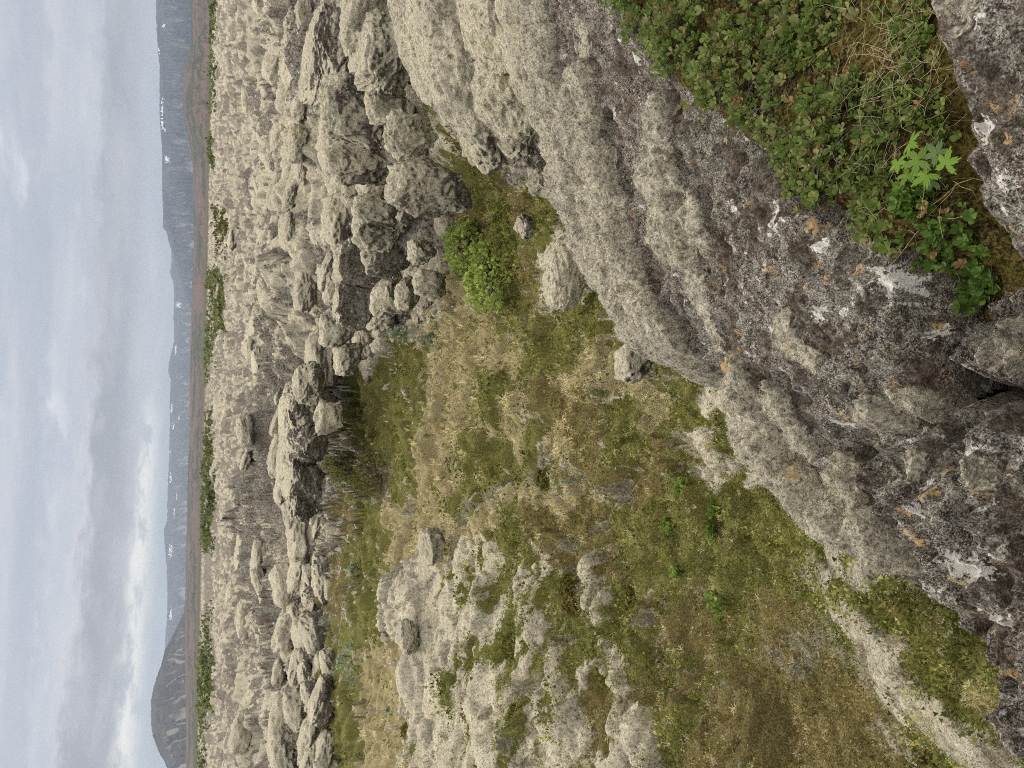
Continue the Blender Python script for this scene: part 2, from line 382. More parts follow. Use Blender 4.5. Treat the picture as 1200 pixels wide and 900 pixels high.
# ------------------------------------------------------------------ materials
def mat_terrain():
    n = NT('lava_field'); P = n.n('ShaderNodeTexCoord').outputs['Object']
    A = n.n('ShaderNodeSeparateColor', {0: n.attr('cover_a', 'Color')}).outputs
    B = n.n('ShaderNodeSeparateColor', {0: n.attr('cover_b', 'Color')}).outputs
    nz = n.n('ShaderNodeSeparateXYZ', {0: n.n('ShaderNodeNewGeometry').outputs['Normal']}).outputs[2]
    moss, g = moss_colour(n, P)
    rock, g2 = rock_colour(n, P, .4, .55)
    w1 = n.math('SUBTRACT', n.noise(P, 2.2, 6, .65), .5); w2 = n.math('SUBTRACT', n.noise(P, 9, 6, .7), .5)
    ww = n.math('ADD', n.math('MULTIPLY', w1, .9), n.math('MULTIPLY', w2, .9))
    def m(sock, k=1, lo=.38, hi=.62):
        Q = n.n('ShaderNodeVectorMath', {0: P, 1: (k * 7.7, k * 3.1, 0)}, operation='ADD').outputs[0]
        return n.ramp(n.math('ADD', sock, n.math('MULTIPLY', n.ramp(sock, .04, .35), n.math('ADD', n.math('MULTIPLY', n.math('SUBTRACT', n.noise(Q, 7, 6, .7), .5), 1.1), n.math('MULTIPLY', n.math('SUBTRACT', n.noise(Q, 38, 4, .7), .5), .7)))), lo, hi)
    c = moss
    steep = n.ramp(n.math('ADD', nz, n.math('MULTIPLY', ww, .5)), .80, .55)
    rk = n.math('MAXIMUM', m(A[1]), n.math('MULTIPLY', steep, n.math('MULTIPLY_ADD', A[1], 2.5, .3, clamp=True)))
    c = n.mix(rk, c, rock)
    fine = n.noise(P, 60, 6, .75)
    def veg(a, b):
        t = n.mix(n.ramp(fine, .38, .62), a, b); return t
    c = n.mix(m(A[2], 2), c, veg((.07, .072, .022), (.235, .23, .08)))
    c = n.mix(m(B[0], 3), c, veg((.085, .072, .028), (.25, .21, .095)))
    c = n.mix(m(B[1], 4), c, veg((.17, .145, .07), (.44, .385, .23)))
    c = n.mix(m(B[2], 5), c, veg((.085, .08, .05), (.30, .28, .205)))
    # bare stones show between the moss all over the outer field; moor lies beyond the lava
    d = n.n('ShaderNodeVectorMath', {0: P}, operation='LENGTH').outputs['Value']
    moor = n.mix(n.ramp(n.noise(P, .004, 5, .6), .4, .6), (.125, .095, .085), (.075, .085, .05))
    c = n.mix(n.math('MULTIPLY', n.ramp(d, 18, 70), n.ramp(n.noise(P, 1.3, 8, .75), .40, .56, .75, .1)), c, (.20, .185, .16))
    c = n.mix(n.ramp(d, 300, 700), c, moor)
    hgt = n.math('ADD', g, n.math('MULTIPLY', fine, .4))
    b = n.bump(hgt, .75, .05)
    return n.out(n.bsdf(c, .95, b, .05))

def mat_slab():
    """near rock: bare lichen-covered basalt, woolly moss where the 'moss' attribute says"""
    n = NT('lichen_rock'); P = n.n('ShaderNodeTexCoord').outputs['Object']
    moss, g = moss_colour(n, P); moss = n.mix(.3, moss, n.mix(n.ramp(g, .42, .58), (.30, .285, .25), (.56, .54, .48)))
    tuft = n.noise(P, 75, 6, .7)
    moss = n.mix(n.ramp(tuft, .52, .36), moss, n.scale(moss, .35))
    rock, g2 = rock_colour(n, P, 1.5, 1.15)
    fr = n.noise(P, 110, 5, .7)
    rock = n.mix(n.ramp(fr, .53, .62, 0, .85), rock, (.43, .415, .38)); rock = n.mix(n.ramp(fr, .48, .38, 0, .85), rock, (.03, .026, .024))
    sp2 = n.noise(P, 230, 3, .6)
    lm = n.ramp(n.noise(P, 5.5, 7, .68, .6), .42, .58)
    rock = n.mix(n.math('MULTIPLY', n.ramp(sp2, .54, .62, 0, .85), lm), rock, (.54, .51, .46)); rock = n.mix(n.ramp(sp2, .46, .39, 0, .8), rock, (.03, .024, .02))
    rock = n.mix(n.math('MULTIPLY', n.ramp(lm, .5, 0), .55), rock, (.07, .05, .036))
    pit = n.n('ShaderNodeTexVoronoi', {'Vector': P, 'Scale': 38.}).outputs['Distance']; pitm = n.math('MULTIPLY', n.ramp(pit, .28, .12), n.ramp(n.noise(P, 10, 4), .5, .62)); rock = n.mix(n.math('MULTIPLY', pitm, .7), rock, (.03, .024, .02))
    ww = n.math('ADD', n.math('MULTIPLY', n.math('SUBTRACT', n.noise(P, 8, 6, .7), .5), .9), n.math('MULTIPLY', n.math('SUBTRACT', n.noise(P, 45, 5, .7), .5), .5))
    mm = n.ramp(n.math('ADD', n.attr('moss'), ww), .42, .58)
    dk = n.attr('dark')
    rock = n.mix(dk, rock, (.02, .018, .016))
    c = n.mix(mm, rock, moss)
    gr = n.noise(P, 95, 5, .7)
    for at_, col_ in (('orange', (.50, .36, .19)), ('white', (.68, .67, .64))):
        k_ = n.ramp(n.math('ADD', n.attr(at_), n.math('MULTIPLY', n.math('SUBTRACT', gr, .5), 3.0)), .5, .62)
        c = n.mix(n.math('MULTIPLY', k_, n.ramp(n.attr(at_), .02, .1)), c, col_)
    h = n.math('ADD', n.math('SUBTRACT', n.math('MULTIPLY', n.noise(P, 14, 7, .7), 1.4), n.math('MULTIPLY', pitm, .35)), n.math('ADD', n.math('MULTIPLY', fr, .35), n.math('MULTIPLY', n.math('MULTIPLY', tuft, mm), .5)))
    b = n.bump(h, .85, .035)
    return n.out(n.bsdf(c, .93, b, .1))

def mat_boulder(name, bias):
    n = NT(name); tc = n.n('ShaderNodeTexCoord').outputs['Object']
    rnd = n.n('ShaderNodeObjectInfo').outputs['Location']
    P = n.n('ShaderNodeVectorMath', {0: tc, 1: rnd}, operation='ADD').outputs[0]
    nz = n.n('ShaderNodeSeparateXYZ', {0: n.n('ShaderNodeNewGeometry').outputs['Normal']}).outputs[2]
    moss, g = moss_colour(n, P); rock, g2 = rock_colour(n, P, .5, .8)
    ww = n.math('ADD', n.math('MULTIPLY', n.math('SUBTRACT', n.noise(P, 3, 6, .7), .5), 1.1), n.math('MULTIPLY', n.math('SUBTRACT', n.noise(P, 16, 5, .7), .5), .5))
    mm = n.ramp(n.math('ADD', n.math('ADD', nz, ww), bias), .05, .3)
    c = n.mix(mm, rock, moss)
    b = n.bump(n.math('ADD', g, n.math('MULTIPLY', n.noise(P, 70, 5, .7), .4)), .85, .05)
    return n.out(n.bsdf(c, .95, b, .08))

def mat_leaf(name, trans=.35, rough=.55, spec=.25):
    n = NT(name); c = n.attr('tint', 'Color')
    d = n.bsdf(c, rough, None, spec)
    t = n.n('ShaderNodeBsdfTranslucent', {'Color': n.scale(c, 1.1)}).outputs[0]
    return n.out(n.n('ShaderNodeMixShader', {0: trans, 1: d, 2: t}).outputs[0])

def mat_soil():
    n = NT('peaty_soil'); P = n.n('ShaderNodeTexCoord').outputs['Object']
    f = n.noise(P, 90, 6, .75)
    c = n.mix(n.ramp(n.noise(P, 6, 5), .4, .6), (.04, .028, .015), (.09, .07, .018))
    c = n.mix(n.ramp(f, .45, .62), c, (.20, .155, .05)); c = n.mix(n.ramp(f, .48, .38), c, (.012, .009, .006))
    c = n.mix(n.math('MULTIPLY', spots(n, P, 9, .5, .6, 5, 5), .5), c, n.mix(n.ramp(f, .4, .6), (.04, .042, .012), (.13, .12, .03)))
    return n.out(n.bsdf(c, .95, n.bump(f, .9, .02), .05))

def mat_mountain(name, c1, c2, sc):
    n = NT(name); P = n.n('ShaderNodeTexCoord').outputs['Object']
    g = n.attr('gully')
    c = n.mix(n.ramp(n.noise(P, sc, 6, .6), .4, .62), c1, c2)
    c = n.mix(n.ramp(g, .35, .8, 0, .75), c, (.24, .235, .22))
    s = n.ramp(n.attr('snow'), .45, .55)
    c = n.mix(n.math('MULTIPLY', s, .8), c, (.75, .78, .82))
    return n.out(n.bsdf(c, .95, None, .05))

M_TERR, M_SLAB = mat_terrain(), mat_slab()
M_B = {k: mat_boulder('mossy_lava_' + k, b) for k, b in (('full', .75), ('half', .22), ('bare', -.35), ('dark', -.55))}
M_LEAF, M_HEATH, M_DRY, M_SOIL = mat_leaf('leaf'), mat_leaf('heath_sprig', .2, .8, .1), mat_leaf('dry_stem', .1, .8, .1), mat_soil()

# ------------------------------------------------------------------ ground sheet
def deg_cols():
    d = np.arange(-46, 46.01, .075)
    s = 46 + np.cumsum(np.linspace(.15, 4, 64)); s = s[s < 178]
    return np.r_[-s[::-1], d, s, ][:]
az = np.r_[-180, deg_cols(), 180]
rr = np.exp(np.r_[np.arange(math.log(.6), math.log(2), .03), np.arange(math.log(2), math.log(12), .0042), np.arange(math.log(12), math.log(30), .0031), np.arange(math.log(30), math.log(120), .0075),
                  np.arange(math.log(120), math.log(900), .011), np.arange(math.log(900), math.log(19000), .08)])
A_, R_ = np.meshgrid(np.radians(az), rr, indexing='xy')           # rows = radius
X_, Y_ = R_ * np.sin(A_), R_ * np.cos(A_)
Z_, M_ = ground(X_.ravel(), Y_.ravel())
V = np.c_[X_.ravel(), Y_.ravel(), Z_]
_nr, _nc = X_.shape
Fg = grid_faces(_nr, _nc)[:, ::-1]
cen = len(V); V = np.r_[V, [[0, 0, -2.]]]; M_ = np.r_[M_, M_[:1]]
me = mesh_np('terrain', V, Fg, M_TERR, {'cover_a': M_[:, :3], 'cover_b': M_[:, 3:]})
tag(obj('terrain', me), kind='structure')
print('terrain', len(V), round(time.time() - T0, 1))
GV, GM = V[:-1].reshape(_nr, _nc, 3), M_[:-1].reshape(_nr, _nc, 6)

def gz(x, y):
    return float(ground(np.array([x], float), np.array([y], float))[0][0])

# ------------------------------------------------------------------ near rocks
def idw(x, y, pts, p=2.6):
    num = 0.; den = 0.
    for q in pts:
        w = 1 / (((x - q[0]) ** 2 + (y - q[1]) ** 2) + 2e-3) ** (p / 2); num = num + w * q[2]; den = den + w
    return num / den

def tps_fit(P, lam=2e-3):
    P = np.array(P); n = len(P); D = ((P[:, None, :2] - P[None, :, :2]) ** 2).sum(-1)
    A = np.zeros((n + 3, n + 3)); A[:n, :n] = phi(D) + np.eye(n) * lam; A[:n, n:] = np.c_[np.ones(n), P[:, :2]]; A[n:, :n] = A[:n, n:].T
    w = np.linalg.solve(A, np.r_[P[:, 2], 0, 0, 0])
    def f(x, y):
        s = w[n] + w[n + 1] * x + w[n + 2] * y
        for i in range(n): s = s + w[i] * phi((x - P[i, 0]) ** 2 + (y - P[i, 1]) ** 2)
        return s
    return f

def sdf(x, y, poly):
    """signed distance to a plan outline, negative inside"""
    d = np.full(x.shape, 1e9); ins = np.zeros(x.shape, bool)
    for a, b in zip(poly, np.roll(poly, -1, 0)):
        ex, ey = b[0] - a[0], b[1] - a[1]; t = np.clip(((x - a[0]) * ex + (y - a[1]) * ey) / (ex * ex + ey * ey + 1e-12), 0, 1)
        d = np.minimum(d, np.hypot(x - a[0] - t * ex, y - a[1] - t * ey))
        c = ((a[1] <= y) & (b[1] > y)) | ((b[1] <= y) & (a[1] > y))
        xi = a[0] + (y - a[1]) / np.where(abs(ey) < 1e-12, 1e-12, ey) * ex
        ins ^= c & (x < xi)
    return np.where(ins, -d, d)

MOSSY = []
def rock_patch(name, outline, ctrl, step, rlim, azlim, lobes=(), w=.12, rough=1., depth=1.6, mossbase=0., seed=0, dark=None, steep=4.5, warp=.04, margin=.4, pits=(), white=(), orange=()):
    poly = np.array([at_z(*p) for p in outline])
    cp = [at_z(*p) for p in ctrl]
    f = tps_fit(cp)
    aa = np.arange(R(azlim[0]), R(azlim[1]), step); lr = np.arange(math.log(rlim[0]), math.log(rlim[1]), step)
    A, L = np.meshgrid(aa, lr, indexing='xy'); rad = np.exp(L); x, y = rad * np.sin(A), rad * np.cos(A)
    sh = x.shape; x, y = x.ravel(), y.ravel()
    z = f(x, y)
    lo, hi = min(c[2] for c in cp), max(c[2] for c in cp); z = np.clip(z, lo - .5, hi + .12)
    zt = z.copy()
    moss = np.full(x.shape, mossbase) ; 
    for pts, rl, hh, mm in lobes:
        q = np.array([at_z(*p) for p in pts])
        m = capsule(x + .4 * rl * fbm2(x / rl * .7, y / rl * .7, 3, 5 + seed), y + .4 * rl * fbm2(x / rl * .7, y / rl * .7, 3, 6 + seed), q, rl, 1.35) if len(q) > 1 else np.hypot(x - q[0, 0], y - q[0, 1]) / rl * (1 + .25 * n2(x / rl, y / rl, 8))
        k = np.clip(1 - m ** 2, 0, 1) ** .62; z = np.maximum(z, zt + 1.3 * hh * k - .01 * (k <= 0)); moss = np.maximum(moss, mm * sstep(.0, .55, k))
    dd_, hd_ = cells(x / .24 + .4 * n2(x * 4, y * 4, 9), y / .19 + .4 * n2(x * 4, y * 4, 10), 60 + seed)
    z = z + np.clip(moss, 0, 1) * .075 * (np.sqrt(np.clip(1 - (dd_ / .72) ** 2, 0, 1)) * (.4 + .6 * hd_) - .4)
    dk = np.zeros_like(x)
    hole = np.zeros(x.shape, bool)
    for pts, rl, dd in pits:
        q = np.array([at_z(*p) for p in pts]); m = capsule(x, y, q, rl) if len(q) > 1 else np.hypot(x - q[0, 0], y - q[0, 1]) / rl
        k = np.clip(1 - m * m, 0, 1); z = z - (.35 if dd > 1 else dd) * k
        if dd > 1: hole |= m + .10 * fbm2(x / .07, y / .07, 4, 48) < .88
    wh = np.zeros_like(x); og = np.zeros_like(x)
    for arr, lst in ((wh, white), (og, orange)):
        for px, py, pr in lst:
            zz = -.1
            for _ in range(6):
                q = at_z(px, py, zz); zz = float(f(q[0], q[1]))
            rw = pr * np.linalg.norm(q - EYE) / F; e = np.hypot(x - q[0], y - q[1]) / rw
            np.maximum(arr, np.clip(1.3 - e + .85 * fbm2(x / rw * 1.9, y / rw * 1.9, 4, 77), 0, 1), out=arr)
    s = rough * (1 - .55 * np.clip(moss, 0, 1))
    z = z + s * (.045 * fbm2(x / .45, y / .4, 3, 31 + seed) + .045 * billow(x / .2, y / .17, 32 + seed) - .03 * billow(x / .085, y / .075, 37 + seed) + .018 * fbm2(x / .05, y / .05, 3, 33 + seed)) + .03 * np.clip(moss, 0, 1) * fbm2(x / .2, y / .2, 2, 35) + .012 * fbm2(x / .025, y / .025, 2, 36 + seed) * (.5 + .5 * np.clip(moss, 0, 1))
    d = sdf(x + warp * fbm2(x / .25, y / .25, 3, 41 + seed), y + warp * fbm2(x / .25, y / .25, 3, 42 + seed), poly)
    t = np.maximum(d + w, 0); z = z - np.where(t < w * steep * .5, t * t / w * .9, (w * steep * .5) ** 2 / w * .9 + (t - w * steep * .5) * steep)
    keep = (d < margin).reshape(sh) & ~hole.reshape(sh) & (z > -depth - 1).reshape(sh)
    V = np.c_[x, y, z]; Fc = grid_faces(*sh, keep=keep)[:, ::-1]
    V, Fc, at = compact(V, Fc, {'moss': moss, 'dark': dk, 'white': wh, 'orange': og})
    print(name, len(V), round(time.time() - T0, 1)); MOSSY.append((V[at['moss'] > .45], at['moss'][at['moss'] > .45]))
    return mesh_np(name, V, Fc, M_SLAB, at)

LOBES_A = [([(640,20,-.35),(642,75,-.45)], .17, .15, 1.), ([(655,60,-.45),(668,110,-.5)], .14, .14, 1.), ([(650,120,-.55),(664,175,-.62)], .16, .17, 1.), ([(685,130,-.48),(690,180,-.55)], .12, .13, 1.),
           ([(676,195,-.62),(686,250,-.7)], .17, .18, 1.), ([(690,270,-.72),(708,318,-.75)], .15, .17, 1.), ([(712,105,-.4),(722,170,-.48)], .11, .12, 1.1), ([(726,180,-.5),(740,250,-.57)], .14, .15, 1.1),
           ([(742,262,-.58),(752,312,-.62)], .12, .13, 1.1), ([(706,215,-.6),(716,268,-.66)], .12, .14, 1.), ([(722,300,-.68),(738,352,-.73)], .14, .17, 1.1), ([(742,362,-.74),(772,402,-.78)], .12, .17, 1.1),
           ([(780,405,-.76),(800,428,-.78)], .11, .14, 1.1), ([(744,318,-.63),(764,358,-.67)], .10, .14, 1.1), ([(772,368,-.66),(798,398,-.69)], .10, .14, 1.1),
           ([(806,148,-.33),(798,200,-.38)], .09, .10, 1.15), ([(799,215,-.39),(812,285,-.42)], .12, .12, 1.15), ([(830,250,-.36),(835,280,-.38)], .07, .05, .7),
           ([(828,330,-.45),(838,400,-.6)], .06, .03, .6), ([(700,40,-.3),(708,80,-.34)], .07, .03, .65),
           ([(893,452,-.62),(898,492,-.68)], .12, .15, 1.1), ([(903,505,-.72),(925,545,-.75)], .13, .16, 1.1), ([(935,558,-.75),(962,592,-.75)], .12, .16, 1.1), ([(972,600,-.74),(1003,628,-.72)], .11, .15, 1.1),
           ([(928,478,-.55),(945,515,-.62)], .08, .10, 1.), ([(985,560,-.62),(1005,590,-.64)], .08, .09, 1.), ([(1020,615,-.6),(1048,650,-.65)], .08, .10, 1.),
           ([(870,440,-.6)], .09, .06, .85), ([(938,400,-.3)], .10, .045, .8), ([(955,420,-.3)], .07, .03, .75), ([(1037,486,-.3)], .066, .075, .9), ([(1085,484,-.27)], .07, .08, .85), ([(1062,470,-.28)], .04, .03, .7)]
ctrlA = [(715,10,-.08),(800,95,-.1),(870,150,-.12),(960,235,-.12),(1060,310,-.14),(1110,350,-.18),(700,80,-.26),(780,150,-.28),(850,230,-.25),(930,310,-.17),(1000,380,-.15),
         (1080,420,-.15),(1110,460,-.22),(660,40,-.35),(690,150,-.5),(700,230,-.66),(740,280,-.58),(790,300,-.42),(760,360,-.72),(800,415,-.76),(850,380,-.47),(860,420,-.62),
         (890,460,-.66),(940,420,-.32),(960,480,-.42),(1000,450,-.27),(920,520,-.72),(960,580,-.76),(1000,620,-.74),(1040,655,-.7),(1000,525,-.62),(1040,540,-.5),(1045,590,-.58),
         (760,-80,-.05),(640,-60,-.3),(900,80,-.2),(1000,120,-.3),(1080,200,-.35),(1120,300,-.3),(1150,340,-.3),(1150,400,-.24),(1130,430,-.22),(1180,440,-.4),(1150,100,-.4),(1100,-60,-.3),(900,-80,-.1)]
outA = [(585,-200,-.4),(612,-60,-.4),(625,0,-.42),(640,70,-.52),(645,120,-.6),(655,170,-.68),(668,235,-.76),(676,290,-.8),(708,350,-.82),(728,395,-.82),(765,430,-.82),(800,440,-.8),(845,434,-.76),
        (882,458,-.76),(893,520,-.8),(928,572,-.8),(968,616,-.8),(1010,650,-.8),(1040,672,-.78),(1078,694,-.8),(1080,650,-.6),(1062,600,-.5),(1052,555,-.45),(1075,522,-.4),(1100,486,-.38),(1120,462,-.4),
        (1146,442,-.42),(1150,400,-.4),(1170,350,-.6),(1220,300,-.6),(1250,150,-.4),(1250,0,-.3),(1100,-150,-.2),(900,-250,-.1),(700,-250,-.2)]
g = thing('lava_ledge', 'broad lichen freckled lava ledge with pale mossy lobes along its valley edge', 'rock')
obj('ledge_body', rock_patch('ledge_body', outA, ctrlA, .0026, (.75, 7.5), (-33, 56), LOBES_A, .13, 1., 1.9, seed=0,
    white=[(911,255,17),(963,290,10),(1025,328,17),(963,370,8),(905,342,5),(1032,240,8),(1117,355,8),(1045,385,8),(976,496,5),(983,498,5),(860,245,5),(852,330,4),(758,240,4),(722,60,5),(750,70,6),(735,48,5),(712,30,5),(752,120,5),(876,160,7),(1100,415,5),(990,365,6),(905,385,4)],
    orange=[(775,68,6),(848,160,6),(958,265,7),(1003,315,8),(908,318,4),(873,410,12),(880,430,12),(868,395,8),(940,405,5),(1040,378,5),(985,490,6),(952,545,6),(960,555,6)],
    pits=[([(1000,520,-.5),(1015,535,-.5)], .12, .12), ([(1140,477,-.32),(1175,482,-.35),(1260,484,-.4)], .075, 2.2), ([(1148,415,-.4),(1152,455,-.4)], .03, .25)]), g)

outB = [(1050,545,-.16),(1062,522,-.16),(1100,512,-.12),(1135,503,-.06),(1200,512,.05),(1290,520,.1),(1400,650,.1),(1400,950,0),(1260,930,-.2),(1200,870,-.2),(1180,835,-.2),(1152,780,-.19),(1120,722,-.18),(1096,682,-.17),(1075,642,-.16),(1056,592,-.16)]
ctrlB = [(1200,530,.06),(1150,560,.02),(1100,600,-.04),(1070,560,-.1),(1065,530,-.14),(1120,690,-.1),(1150,750,-.12),(1200,700,.0),(1195,840,-.14),(1280,650,.08),(1300,850,-.02),(1130,620,-.01),(1085,630,-.1)]
g = thing('lava_boulder', 'dark lava block with orange lichen edges, split from the ledge by a black crevice', 'rock')
obj('boulder_body', rock_patch('boulder_body', outB, ctrlB, .0026, (.55, 2.0), (-52, 16), [([(1068,545,-.1)], .06, .03, .6), ([(1110,575,-.02)], .05, .02, .5), ([(1165,555,-.02)], .05, .02, .55)], .06, 1.5, 1.6, seed=50, warp=.05, steep=5, white=[(1060,521,7),(1140,530,9),(1085,597,11),(1099,611,6),(1092,622,8),(1146,664,15),(1180,728,9),(1172,650,4),(1160,670,7),(1150,710,7)],
    orange=[(1125,536,5),(1103,553,4),(1068,600,5),(1078,622,6),(1086,634,6),(1135,702,7),(1130,716,6),(1193,772,10),(1188,788,7),(1105,573,9),(1145,575,7),(1143,680,5)]), g)

outC = [(1088,-60,.1),(1092,10,.1),(1104,50,.1),(1112,90,.1),(1134,125,.08),(1143,160,.05),(1143,190,.02),(1160,250,0),(1180,285,-.02),(1215,312,-.02),(1300,300,.1),(1420,100,.2),(1420,-100,.2),(1150,-150,.15)]
ctrlC = [(1150,30,.17),(1150,130,.13),(1165,200,.08),(1185,250,.05),(1200,120,.2),(1110,40,.13),(1300,100,.25),(1300,250,.15),(1110,-60,.15),(1250,-80,.25),(1210,300,0)]
g = thing('lava_boulder', 'rough grey lava block with a big white lichen blotch, beside the leafy hollow', 'rock')
obj('boulder_body', rock_patch('boulder_body', outC, ctrlC, .0026, (.5, 1.9), (8, 75), [([(1100,20,.14),(1130,30,.15)], .06, .015, .5)], .045, 1.1, 1.2, seed=80, warp=.02, steep=7, white=[(1155,150,14),(1156,165,9),(1166,173,7),(1168,25,9),(1190,216,9),(1173,246,5),(1197,300,6)], orange=[(1192,166,6),(1150,248,6),(1172,128,4),(1185,270,5),(1166,192,4)]), g)

outD = [(1157,382,-.2),(1163,362,-.2),(1200,352,-.2),(1260,345,-.2),(1270,425,-.2),(1215,440,-.22),(1178,438,-.22),(1160,418,-.22)]
ctrlD = [(1175,380,-.17),(1175,430,-.2),(1210,380,-.14),(1210,430,-.17),(1250,400,-.13)]
g = thing('lava_stone', 'small mossy stone wedged between the two lava blocks above the black crevice', 'rock')
obj('stone_body', rock_patch('stone_body', outD, ctrlD, .0022, (.6, 1.5), (-6, 26), [([(1180,400,-.17),(1190,430,-.18)], .05, .012, .55)], -.0 + .035, 2.4, .9, seed=95, warp=.03, steep=7), g)

# peaty soil of the leafy hollow between ledge and block
ctrlS = [(720,0,-.03),(800,60,-.06),(850,60,-.05),(900,160,-.1),(960,200,-.1),(1000,100,-.1),(1080,200,-.17),(1060,290,-.14),(1120,300,-.26),(1140,340,-.4),(1165,330,-.5),(1190,345,-.6),(1100,50,-.1),(850,-100,0),(1130,180,-.2),(1110,340,-.3),(980,-60,-.05)]
outS = [(690,-40,-.05),(720,12,-.05),(795,95,-.08),(860,150,-.1),(950,232,-.1),(1040,305,-.15),(1100,345,-.2),(1140,372,-.4),(1190,380,-.5),(1260,330,-.4),(1230,150,-.1),(1150,-150,0),(800,-200,0)]
def soil():
    f = tps_fit([at_z(*p) for p in ctrlS]); poly = np.array([at_z(*p) for p in outS])
    aa = np.arange(R(5), R(60), .004); lr = np.arange(math.log(.7), math.log(4.5), .004)
    A, L = np.meshgrid(aa, lr, indexing='xy'); x, y = (np.exp(L) * np.sin(A)).ravel(), (np.exp(L) * np.cos(A)).ravel()
    z = f(x, y) + .03 * fbm2(x / .2, y / .2, 3, 3) + .012 * billow(x / .06, y / .06, 5) + .006 * fbm2(x / .02, y / .02, 2, 6)
    d = sdf(x, y, poly); z = z - np.maximum(d + .1, 0) ** 2 * 4
    V, Fc, at = compact(np.c_[x, y, z], grid_faces(*A.shape, keep=(d < .25).reshape(A.shape))[:, ::-1], {})
    tag(obj('soil', mesh_np('soil', V, Fc, M_SOIL)), kind='structure')
    return lambda x, y: f(x, y) + .03 * fbm2(x / .2, y / .2, 3, 3)
SOILZ = soil()

# ------------------------------------------------------------------ boulders along the valley walls
ICO = {}
def ico(k):
    if k not in ICO:
        bm = bmesh.new(); bmesh.ops.create_icosphere(bm, subdivisions=k, radius=1)
        ICO[k] = (np.array([v.co[:] for v in bm.verts]), np.array([[v.index for v in f.verts] for f in bm.faces])); bm.free()
    return ICO[k]

def boulder(name, label, cat, px, py, r, su, sv, dep=1., style='half', seed=0, sub=5, block=.35, lump=.22, tilt=0., group=None, cuts=5, sink=.0, part=None):
    """su, sv: half width across and half height in pixels of the photograph; r: ground distance in metres"""
    c = at_r(px, py, r); dist = np.linalg.norm(c - EYE)
    rx, rz = su * dist / F, sv * dist / F * 1.06; ry = rx * dep
    v, f = ico(sub); rg = np.random.default_rng(seed + 100); p = v.copy()
    if block: p = np.sign(p) * np.abs(p) ** (1 - block * .6); p /= (np.abs(p) ** 3).sum(1)[:, None] ** (1 / 3.) * (1 - block) + block * 1.0 * np.maximum(1, np.abs(p).max(1))[:, None]
    o = rg.random(3) * 50
    for i in range(cuts):
        nrm = rg.normal(size=3); nrm[2] = nrm[2] * .6 - .25; nrm /= np.linalg.norm(nrm)
        q = p @ nrm; e = q - rg.uniform(.55, .85); p = p - np.where(e > 0, e * .85, 0)[:, None] * nrm
    dirn = p / np.linalg.norm(p, axis=1)[:, None]
    k = lump * 1.1 * n3(v * 1.5 + o, seed) + lump * .45 * (np.abs(n3(v * 3.2 + o, seed + 3)) * 1.8 - .4) + .05 * fbm3(v * 7 + o, 3, seed + 4)
    p = p + dirn * k[:, None]
    S = np.array([rx, ry, rz]); p = p * S
    nn = v / S; nn /= np.linalg.norm(nn, axis=1)[:, None]
    w = np.asarray(p) + o
    p = p + nn * (.02 * fbm3(w / .12, 3, seed + 7) * min(1, dist / 8))[:, None]
    a = math.atan2(c[0], c[1]); ct, st = math.cos(tilt), math.sin(tilt)
    p = np.c_[p[:, 0] * ct + p[:, 2] * st, p[:, 1], -p[:, 0] * st + p[:, 2] * ct]
    p = np.c_[p[:, 0] * math.cos(a) + p[:, 1] * math.sin(a), -p[:, 0] * math.sin(a) + p[:, 1] * math.cos(a), p[:, 2]]
    c = c - np.array([0, 0, sink * rz])
    base = np.array([c[0], c[1], c[2] - rz * .8])
    o_ = obj(name, mesh_np(name, p + (c - base), f, M_B[style]), None, base)
    tag(o_, label, cat, group)
    return o_

def rdist(px, py, z):
    p = at_z(px, py, z); return math.hypot(p[0], p[1])

